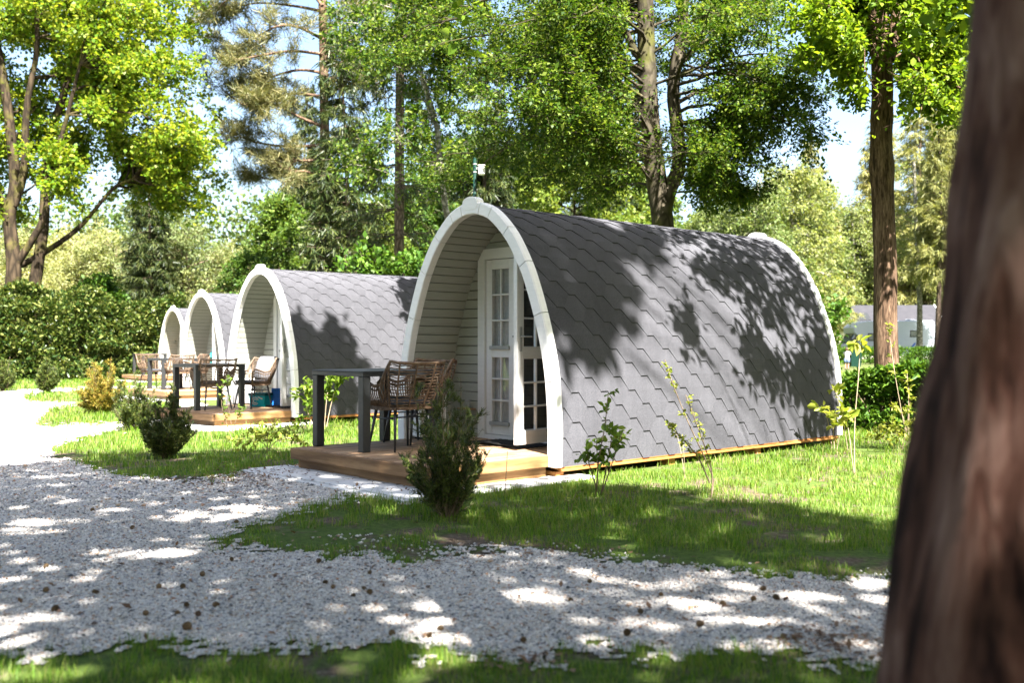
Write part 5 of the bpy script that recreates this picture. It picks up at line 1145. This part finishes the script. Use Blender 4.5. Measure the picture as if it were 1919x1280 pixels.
def in_pods(x, y, mz=0.0):
    m = np.zeros(len(x), bool)
    for c, dz, _ in PODS:
        dx = x - c[0]; dy = y - c[1]; la = dx * RX[0] + dy * RX[1]; de = dx * AX[0] + dy * AX[1]
        m |= (abs(la - .02) < 1.10) & (de > -1.36) & (de < POD_L + .1) | (la > -1.27) & (la < 1.30) & (de > -1.80) & (de < .3)
    return m
def grass_mask(x, y):
    q = to_px(np.stack([x, y, gz(x, y)], -1)); w = np.clip(14.0 / y, .5, 4)
    q = q + np.stack([(vnoise(x * 7, y * 7, 21) - .5) * 26 * w / 2, (vnoise(x * 6 + 9, y * 6, 22) - .5) * 9 * w + (vnoise(x * 26, y * 26, 23) - .5) * 13 * w], -1)
    m = np.zeros(len(x), bool)
    for p in GRASS: m |= in_poly(q, p)
    return m & ~in_pods(x, y)
def path_mask(x, y):
    q = to_px(np.stack([x, y, gz(x, y)], -1)); return in_poly(q, PATH)

def m_ground():
    m, nt, out = new_mat('ground_soil'); v = coords(nt, (1, 1, 1), True)
    f = noise(nt, v, .9, 6, .6); g = noise(nt, v, 22, 5, .7); h = noise(nt, v, 3.1, 5)
    soil = ramp(nt, g, [(.3, (.045, .033, .022)), (.55, (.115, .088, .062)), (.75, (.23, .19, .15))]); moss = ramp(nt, g, [(.3, (.035, .06, .012)), (.7, (.10, .145, .03))])
    k = ramp(nt, nd(nt, "ShaderNodeMath", {0: f, 1: h}, operation='ADD').outputs[0], [(.86, (0, 0, 0)), (1.0, (1, 1, 1))])
    col = nd(nt, "ShaderNodeMixRGB", {"Fac": k, "Color1": soil, "Color2": moss}).outputs[0]; bsdf(nt, out, col, .95, .1, g, .8, .02); return m
def m_gravel():
    m, nt, out = new_mat('shell_gravel'); v = coords(nt, (1, 1, 1), True)
    vo = nd(nt, "ShaderNodeTexVoronoi", {"Vector": v, "Scale": 62.0}); sep = nd(nt, "ShaderNodeSeparateColor", {"Color": vo.outputs["Color"]})
    col = ramp(nt, sep.outputs[0], [(0, (.10, .105, .12)), (.15, (.32, .315, .32)), (.40, (.55, .52, .49)), (.72, (.66, .625, .58)), (.90, (.52, .42, .31)), (1, (.70, .68, .64))])
    d = ramp(nt, vo.outputs["Distance"], [(.3, (1, 1, 1)), (.75, (.25, .25, .25))]); nz = noise(nt, v, 1.1, 5)
    col = nd(nt, "ShaderNodeMixRGB", {"Fac": ramp(nt, nz, [(.45, (0, 0, 0)), (.7, (.55, .55, .55))]), "Color1": col, "Color2": (.32, .27, .21, 1)}).outputs[0]
    bsdf(nt, out, col, .85, .2, d, .9, .012); return m
m_gr = m_ground(); m_gv = m_gravel()
xs = np.unique(np.concatenate([np.linspace(-30, 30, 61), np.array([-600, -300, -150, -80, -50, 50, 80, 150, 300, 600])])); ys = np.unique(np.concatenate([np.linspace(-12, 50, 63), np.array([-600, -200, -60, -25, 70, 100, 180, 350, 900])]))
X, Y = np.meshgrid(xs, ys); Z = gz(X, Y) - .004; nx, ny = len(xs), len(ys); idx = np.arange(nx * ny).reshape(ny, nx)
lo = np.stack([idx[:-1, :-1], idx[:-1, 1:], idx[1:, 1:], idx[1:, :-1]], -1).reshape(-1, 4)
kind(link('ground', raw_mesh('ground', np.stack([X, Y, Z], -1).reshape(-1, 3), lo.ravel(), np.full(len(lo), 4), True), m_gr), 'structure')
def gravel_sheet():
    V = []; y = 3.2
    while y < 44:
        dy = y * .010; dx = y * .004; x = np.arange(-.75 * y - 1.5, .62 * y + 1, dx); yy = np.full(len(x), y + dy / 2)
        on = path_mask(x + dx / 2, yy) & ~grass_mask(x + dx / 2, yy); e = np.flatnonzero(np.diff(np.concatenate([[0], on.astype(int), [0]])))
        for a, b in zip(e[::2], e[1::2]):
            k = max(1, int((b - a) * dx / .5)); c = np.linspace(a, b, k + 1)
            for i in range(k):
                x0 = x[0] + c[i] * dx; x1 = x[0] + c[i + 1] * dx; V.append([(x0, y), (x1, y), (x1, y + dy), (x0, y + dy)])
        y += dy
    V = np.array(V); z = gz(V[..., 0], V[..., 1]) + .004; v = np.concatenate([V, z[..., None]], -1).reshape(-1, 3); n = len(v) // 4
    kind(link('gravel_path', raw_mesh('gravel_path', v, np.arange(n * 4), np.full(n, 4)), m_gv), 'structure')
gravel_sheet()
def scatter(y0, y1, dens, r, fn, xl=.62, xr=.56):
    A = (xl + xr) * (y0 + y1) / 2 * (y1 - y0) + 1.0 * (y1 - y0); n = int(A * dens); y = r.uniform(y0, y1, n); x = r.uniform(-xl * y1 - .5, xr * y1 + .5, n); k = (x > -xl * y - .5) & (x < xr * y + .5); x, y = x[k], y[k]; k = fn(x, y); return x[k], y[k]
def gravel_stones():
    r = np.random.default_rng(77); XS = []; SZ = []
    fn = lambda x, y: path_mask(x, y) & ~grass_mask(x, y) & ~in_pods(x, y)
    for y0, y1, d, s in ((3.4, 5.2, 8000, .0058), (5.2, 7.5, 4600, .0068), (7.5, 11, 1500, .0105), (11, 16, 400, .016)):
        x, y = scatter(y0, y1, d, r, fn); XS.append(np.stack([x, y], -1)); SZ.append(np.full(len(x), s))
    edge = lambda x, y: (lambda q: in_poly(q, [(830, 1022), (1000, 1014), (1200, 1040), (1500, 1062), (1700, 1070), (1700, 1095), (700, 1075), (560, 1010), (700, 1000)]))(to_px(np.stack([x, y, gz(x, y)], -1))) & (r.random(len(x)) < vnoise(x * 3, y * 5, 9) ** 2)
    x, y = scatter(4.8, 6.6, 900, r, edge); XS.append(np.stack([x, y], -1)); SZ.append(np.full(len(x), .009))
    P = np.concatenate(XS); s = np.concatenate(SZ) * np.exp(r.normal(0, .30, len(P))); n = len(P); c = np.stack([P[:, 0], P[:, 1], gz(P[:, 0], P[:, 1]) + .004 + s * .25], -1)
    base = np.array([(1, 0, 0), (0, 1, 0), (-1, 0, 0), (0, -1, 0), (0, 0, 1), (0, 0, -1)], float); sc = r.uniform(.65, 1.25, (n, 6, 1)) * s[:, None, None]; a = r.uniform(0, 6.28, n); ca, sa = np.cos(a), np.sin(a)
    b = base[None] * sc * np.array([1.15, .85, .62]) + r.normal(0, .16, (n, 6, 3)) * s[:, None, None]; v = np.stack([b[..., 0] * ca[:, None] - b[..., 1] * sa[:, None], b[..., 0] * sa[:, None] + b[..., 1] * ca[:, None], b[..., 2]], -1) + c[:, None]
    F = np.array([(0, 1, 4), (1, 2, 4), (2, 3, 4), (3, 0, 4), (1, 0, 5), (2, 1, 5), (3, 2, 5), (0, 3, 5)]); lo = (np.arange(n)[:, None, None] * 6 + F[None]).reshape(-1)
    m, nt, out = new_mat('gravel_stone'); g = nd(nt, "ShaderNodeNewGeometry"); col = ramp(nt, g.outputs["Random Per Island"], [(0, (.07, .075, .085)), (.08, (.22, .225, .24)), (.18, (.46, .445, .43)), (.5, (.64, .61, .575)), (.84, (.72, .69, .65)), (.91, (.50, .37, .25)), (.95, (.40, .22, .14)), (1, (.76, .74, .71))]); bsdf(nt, out, col, .75, .3)
    kind(link('gravel_stones', raw_mesh('gravel_stones', v.reshape(-1, 3), lo, np.full(n * 8, 3)), m), 'stuff')
gravel_stones()
def grass():
    r = np.random.default_rng(78); P = []; H = []; Wd = []
    for y0, y1, d, h, w in ((2.6, 4.4, 6500, .046, .0028), (4.4, 7.0, 4600, .046, .0034), (7.0, 10, 2700, .052, .0046), (10, 15, 1100, .06, .0070), (15, 23, 420, .08, .011), (23, 46, 150, .09, .02)):
        def fn(x, y):
            m = grass_mask(x, y); cl = vnoise(x * 3.1, y * 3.1, 31) * .6 + vnoise(x * 9, y * 9, 32) * .4; thr = .27 + .16 * r.random(len(x)); q = to_px(np.stack([x, y, gz(x, y)], -1))
            bare = np.zeros(len(x))
            for (px, py, rx, ry, k) in ((600, 1000, 90, 22, .45), (950, 1036, 170, 16, .5), (1630, 1062, 90, 22, .45), (760, 985, 60, 14, .35), (1480, 905, 90, 18, .3), (920, 935, 60, 14, .25), (140, 858, 40, 8, .4), (985, 1248, 50, 18, .5), (1340, 1045, 160, 20, .25)): bare = np.maximum(bare, k * np.exp(-(((q[:, 0] - px) / rx) ** 2 + ((q[:, 1] - py) / ry) ** 2)))
            return m & (cl > thr + bare)
        x, y = scatter(y0, y1, d, r, fn, .58, .56); P.append(np.stack([x, y], -1)); k = .55 + .9 * vnoise(x * 2.3, y * 2.3, 33); H.append(h * k * np.exp(r.normal(0, .28, len(x)))); Wd.append(np.full(len(x), w))
    P = np.concatenate(P); h = np.concatenate(H); w = np.concatenate(Wd) * r.uniform(.7, 1.3, len(h)); n = len(P); b = np.stack([P[:, 0], P[:, 1], gz(P[:, 0], P[:, 1]) - .004], -1); a = r.uniform(0, 6.28, n); u = np.stack([np.cos(a), np.sin(a), np.zeros(n)], -1); l = np.stack([-np.sin(a), np.cos(a), np.zeros(n)], -1) * (h * r.uniform(.1, .95, n))[:, None]; up = np.array([0, 0, 1.0]); W_ = w[:, None] * .5; h_ = h[:, None]
    v = np.stack([b - u * W_, b + u * W_, b + u * W_ * .8 + l * .3 + up * h_ * .55, b - u * W_ * .8 + l * .3 + up * h_ * .55, b + l + up * h_ * .95], 1).reshape(-1, 3); k = (np.arange(n) * 5)[:, None]
    lo = np.concatenate([k + [0, 1, 2, 3], k + [3, 2, 4]], 1).ravel(); sz = np.tile([4, 3], n)
    kind(link('grass', raw_mesh('grass', v, lo, sz), M['grass']), 'stuff'); print('grass', n)
grass()
def litter():
    r = np.random.default_rng(79); P = []
    for (px, py, rx, ry, n) in ((480, 888, 60, 10, 420), (420, 905, 60, 10, 260), (720, 915, 50, 9, 70), (600, 900, 120, 12, 60), (900, 1040, 200, 15, 120), (1500, 905, 100, 15, 120), (1000, 1245, 60, 12, 60), (500, 1000, 200, 30, 160), (300, 1100, 300, 60, 220), (1200, 1130, 350, 50, 240), (1560, 1210, 60, 20, 200)): P.append(on_ground(px + r.normal(0, rx, n), np.maximum(py + r.normal(0, ry, n), 700)))
    p = np.concatenate(P); p[:, 2] += .012 + .012 * in_pods(p[:, 0], p[:, 1]); kind(link('leaf_litter', leaf_mesh('leaf_litter', p, r.normal(size=p.shape) * [1, 1, .15], r, .034, .5, 'd', up=2.5, droop=0, dirj=.3), M['dry_leaf']), 'stuff')
litter()

CONES = [(86, 1112), (86, 1067), (179, 1116), (298, 1105), (343, 1105), (350, 1140), (273, 1156), (332, 1155), (372, 1157), (405, 1140), (103, 1148), (248, 994), (342, 939), (173, 960), (443, 983), (434, 1053), (597, 1057), (379, 1082), (610, 1097), (624, 1105), (682, 1108), (693, 1116), (662, 1121), (693, 1078), (735, 1194), (981, 1207), (1069, 1130), (1105, 1095), (1175, 1194), (1200, 1153), (1430, 1110), (1455, 1127), (1312, 1177), (1239, 1120), (1355, 1137), (1469, 1201), (1488, 1204), (1412, 1129)]
BIG = {(350, 1183): 'largest dark pine cone, close to the front grass edge left of the middle', (805, 1197): 'tan pine cone in the small sunlit gravel patch by the front grass', (826, 1185): 'pale tan pine cone just behind another one in the small sunlit gravel patch'}
def cone_mesh():
    mb = MB(); N = 11
    for i in range(N):
        f = i / (N - 1); R_ = .5 * math.sin(math.pi * min(1, .12 + .88 * f) ** .8) ** .8 + .05; z = -.5 + f * 1.0
        for k in range(8):
            a = k * 2 * math.pi / 8 + i * .39; c, s = math.cos(a), math.sin(a); w = .2 * R_ / .5 + .03
            o = np.array([c, s, 0]); q = np.array([-s, c, 0]); zz = np.array([0, 0, 1.0]); b = zz * z
            mb.add([b + o * R_ * .3 - q * w * .6, b + o * R_ * .3 + q * w * .6, b + o * R_ + q * w * .7 + zz * .07, b + o * (R_ + .04) + zz * .10, b + o * R_ - q * w * .7 + zz * .07, b + o * R_ * .8 + zz * .0], [(0, 1, 2, 3, 4), (0, 4, 5), (4, 3, 5), (3, 2, 5), (2, 1, 5), (1, 0, 5)])
    mb.tube([(0, 0, -.5), (0, 0, 0), (0, 0, .5)], [.12, .3, .08], 8); return mb.build('pine_cone', M['cone'])
c0 = cone_mesh(); r = np.random.default_rng(80); first = True
for (px, py) in CONES + list(BIG):
    o = c0 if first else c0.copy()
    if not first: COL.objects.link(o)
    first = False; p = gpt(px, py); s = r.uniform(.018, .027) * (1.45 if (px, py) == (350, 1183) else 1.15 if (px, py) in BIG else 1.0); o.location = (p[0], p[1], p[2] + s * .42 + .006); o.scale = (s, s, s * 1.25); o.rotation_euler = (R(90) + r.normal(0, .3), r.normal(0, .2), r.uniform(0, 6.28))
    tag(o, BIG.get((px, py), 'small brown pine cone lying on the pale gravel drive'), 'pine cone', 'pine cones scattered on the gravel')

# ------------------------------------------------------------------ the near pine at the right edge and the trees whose crowns shade the place
LIT = [[(755, 1142), (880, 1128), (1010, 1185), (1030, 1240), (795, 1240)], [(1560, 1085), (1690, 1080), (1690, 1155), (1590, 1150)], [(-60, 984), (125, 970), (155, 992), (0, 1014)], [(315, 960), (490, 945), (520, 978), (420, 995), (325, 985)], [(160, 1035), (380, 1000), (410, 1032), (200, 1056)], [(-200, 1175), (140, 1178), (150, 1218), (-200, 1222)], [(-200, 1232), (75, 1240), (60, 1300), (-200, 1320)],
       [(1055, 905), (1240, 918), (1330, 936), (1480, 950), (1700, 985), (2600, 1085), (2600, 600), (880, 600), (900, 832), (955, 860), (1020, 888)], [(870, 845), (1030, 815), (1050, 890), (1000, 915), (850, 925)], [(690, 842), (790, 838), (800, 860), (700, 862)]]
HALFLIT = [[(800, 1130), (960, 1085), (1200, 1068), (1440, 1078), (1560, 1100), (1460, 1150), (1330, 1180), (1180, 1190), (1010, 1160)], [(-200, 1150), (140, 1150), (160, 1225), (-200, 1240)], [(520, 1000), (700, 960), (900, 1000), (700, 1040)], [(100, 842), (330, 835), (430, 850), (420, 862), (150, 858)], [(420, 805), (760, 780), (770, 840), (560, 850), (430, 830)], [(640, 905), (760, 930), (700, 960), (620, 945)]]
def lift(P, t): return np.asarray(P) + SUN_N * np.asarray(t)[..., None]
def shade_points():
    r = np.random.default_rng(90); n = 46000; x = r.uniform(-8, 5.0, n); y = r.uniform(.6, 11.6, n); P = np.stack([x, y, 0 * x], -1); q = to_px(P); far = np.interp(q[:, 0], [-2000, 0, 160, 300, 440, 560, 760, 1000], [960, 864, 846, 812, 800, 796, 785, 800])
    m = q[:, 1] > far + 26 * (vnoise(x * 2, y * 2, 41) - .5)
    for k_, p in enumerate(LIT): m &= ~(in_poly(q, p) & ((r.random(n) > .10) if k_ < 7 else True))
    h = np.zeros(n, bool)
    for p in HALFLIT: h |= in_poly(q, p)
    cl = vnoise(x * 4.2, y * 3.0, 42); m &= ~(h & (r.random(n) > .42 + .42 * cl)); m &= (vnoise(x * 2.6 + 5, y * 2.6, 43) > .07)
    P = P[m]; return lift(P, np.where(h[m], r.uniform(13, 19, len(P)), r.uniform(9.5, 14.0, len(P))))
def roof_hit(px, py, i=0, off=.0):
    """points of a cabin roof seen at photo pixels"""
    c, dz, _ = PODS[i]; out = []
    sd = np.linspace(0, PLEN, 240); pr = prof(sd, .03)
    for x, y in zip(px, py):
        d = np.array([(x - CX) / FPX, 1.0, (Y0 - y) / FPX]); t = np.linspace(c[1] - 2.5, c[1] + 6, 500); q = t[:, None] * d; rel = q[:, :2] - c; la = rel @ RX; de = rel @ AX; z = q[:, 2] + CAMZ - dz
        hw = np.interp(z, pr[:120, 1], pr[:120, 0], left=9, right=0); ins = (abs(la) < hw) & (z < 2.56) & (de > .02) & (de < POD_L) & (z > .1)
        k = np.flatnonzero(ins)
        if len(k): out.append([q[k[0], 0], q[k[0], 1], q[k[0], 2] + CAMZ])
    return np.array(out)
def poly_pts(poly, n, r):
    poly = np.array(poly, float); p = np.stack([r.uniform(poly[:, 0].min(), poly[:, 0].max(), n * 4), r.uniform(poly[:, 1].min(), poly[:, 1].max(), n * 4)], -1); return p[in_poly(p, poly)][:n]

def near_pine():
    pl = Plant(121); t = thing('pine_tree', (.90, 1.55, 0), 'huge dark reddish pine trunk, blurred, filling the right edge close to the camera', 'tree'); r = pl.r
    z = np.concatenate([np.linspace(-.05, 2.6, 60), np.linspace(2.8, 13, 30)]); rad = np.interp(z, [0, .3, .69, .94, 1.21, 1.73, 3, 13], [.44, .385, .325, .292, .266, .222, .19, .08]); cx_ = .04 * (z - .7) * np.exp(-np.maximum(0, z - 2) * .1); n = 72; a = np.linspace(0, 2 * math.pi, n, endpoint=False)
    A, ZZ = np.meshgrid(a, z); plate = vnoise(A * 5.2 + .5 * np.sin(ZZ * 3), ZZ * 3.2 + 30, 51) - .5; fine = vnoise(A * 14, ZZ * 9 + 50, 52) - .5; rr = rad[:, None] * (1 + .07 * plate + .05 * fine) + .004 * np.sin(A * 9 + ZZ * 1.4)
    v = np.stack([cx_[:, None] + rr * np.cos(A), rr * np.sin(A), ZZ], -1).reshape(-1, 3); m = len(z); i = np.arange(m - 1)[:, None] * n; k = np.arange(n)[None]; k2 = (k + 1) % n; lo = np.stack([i + k, i + k2, i + n + k2, i + n + k], -1).reshape(-1, 4)
    tr = link('trunk', raw_mesh('pine_trunk', v, lo.ravel(), np.full(len(lo), 4), True), M['bk_near'], t)
    P = shade_points(); r.shuffle(P); base = np.array([.90, 1.55, 0])
    q = P[::max(1, len(P) // 60)] - base
    for e in q:
        zz = float(np.clip(e[2] - .25 * math.hypot(e[0], e[1]), 5.5, 12.5)); L_ = pl.to((0.1, 0, zz), e, 8, .03, .03); pl.limb(L_, .05, .012, 5); pl.tw.append(L_[3:])
    pl.bark('limbs', M['bk_near'], t, .008)
    link('crown', leaf_mesh('pine_shade_crown', P - base + r.normal(0, .07, P.shape), r.normal(size=P.shape), r, .20, .70, 'd', up=1.2, droop=0), M['lf_broad'], t)  # unseen leaves laid out to cast the wanted ground shade
near_pine()
def shade_oak():
    """the oak just outside the right of the picture whose leaves shadow the roofs"""
    pl = Plant(122); r = pl.r; base = np.array([9.6, 5.4, 0.0]); t = thing('oak_tree', base, 'leafy oak out of sight to the right, its leaf shadows falling on the nearest roof', 'tree')
    T = pl.path((0, 0, 0), (0, -.05, 1), 13, 14, .02); pl.limb(T, .26, .07, 10, .3); PT = []; DR = []
    rear = [([(1225, 425), (1420, 443), (1500, 490), (1545, 590), (1520, 640), (1440, 600), (1330, 560), (1290, 500), (1250, 460)], 520, 5.2), ([(1256, 540), (1290, 545), (1305, 620), (1290, 660), (1265, 600)], 60, 5.0), ([(1395, 640), (1440, 640), (1470, 700), (1400, 700)], 60, 4.6), ([(1440, 690), (1500, 640), (1560, 690), (1572, 790), (1530, 800), (1490, 745), (1450, 730)], 150, 4.6), ([(1500, 520), (1550, 600), (1570, 760), (1540, 700), (1500, 620)], 80, 5.0)]
    front = [([(950, 393), (1080, 402), (1230, 425), (1200, 470), (1060, 440), (985, 440)], 420, 13.0), ([(985, 430), (1090, 440), (1165, 500), (1185, 560), (1120, 560), (1085, 600), (1068, 690), (1040, 640), (1010, 520)], 300, 13.5), ([(1090, 590), (1150, 560), (1140, 650), (1100, 660)], 70, 12.5)]
    C = []
    for poly, n, tt in rear:
        p = poly_pts(poly, n, r); keep = vnoise(p[:, 0] / 30 + 3, p[:, 1] / 26, 61) > .45; H = roof_hit(p[keep, 0], p[keep, 1]); q = lift(H, np.full(len(H), tt) + r.normal(0, .35, len(H))); C.append((q, .13, 4))
    for poly, n, tt in front:
        p = poly_pts(poly, n, r); keep = vnoise(p[:, 0] / 30, p[:, 1] / 30, 62) > .50; H = roof_hit(p[keep, 0], p[keep, 1]); q = lift(H, np.full(len(H), tt) + r.normal(0, .8, len(H))); C.append((q, .20, 5))
    for poly, n, tt in (([(548, 610), (600, 640), (640, 622), (662, 700), (650, 765), (560, 772)], 260, 11.0), ([(752, 530), (780, 530), (780, 600)], 40, 6.0)):
        p = poly_pts(poly, n, r); keep = vnoise(p[:, 0] / 24, p[:, 1] / 40, 63) > .34; H = roof_hit(p[keep, 0], p[keep, 1], 1); q = lift(H, np.full(len(H), tt) + r.normal(0, .5, len(H))); C.append((q, .24, 4))
    # the white arch and upper porch of the nearest cabin stand in broken shade
    for (la, zl, n, tt) in ((-1.0, (.5, 2.4), 260, 12), (-.5, (1.6, 2.6), 200, 12), (.1, (2.3, 2.62), 120, 12), (.5, (1.95, 2.5), 110, 12), (.85, (1.3, 2.1), 60, 12)):
        l_ = la + r.normal(0, .22, n); z_ = r.uniform(*zl, n); w_ = podxy(0, 0, 0); H = np.stack([PODS[0][0][0] + RX[0] * l_, PODS[0][0][1] + RX[1] * l_, z_], -1); keep = vnoise(l_ * 3 + 9, z_ * 3, 64) > .28; C.append((lift(H[keep], np.full(keep.sum(), tt) + r.normal(0, .8, keep.sum())), .20, 3))
    n = 1500; H = np.array([podxy(1, a, d, zz) for a, d, zz in zip(r.uniform(-1.1, 1.0, n), r.uniform(-1.5, -.25, n), r.uniform(.1, .95, n))]); keep = vnoise(H[:, 0] * 4, H[:, 1] * 4, 65) > .22; C.append((lift(H[keep], np.full(keep.sum(), 11.5) + r.normal(0, .6, keep.sum())), .22, 1))  # unseen leaves added up-sun to shade the second deck
    for q, s, rep in C:
        P = np.repeat(q, rep, 0) + r.normal(0, s * .55, (len(q) * rep, 3)) - base
        link('foliage', leaf_mesh('oak_shade_leaves', P, r.normal(size=P.shape), r, s, .62, 'e', up=.5, droop=.3), M['lf_oak2'], t)
        cen = q.mean(0) - base; a = T[int(np.clip(cen[2] - 1.0, 3, 12))]; L_ = pl.to(a, cen, 9, -.05, .03); pl.limb(L_, .022, .007, 5)
        for e in q[::14] - base: b_ = L_[int(r.integers(4, 9))]; B = pl.to(b_, e, 6, 0, .05); pl.limb(B, .005, .002, 4)
    pl.bark('trunk', M['bk_oak'], t)
shade_oak()
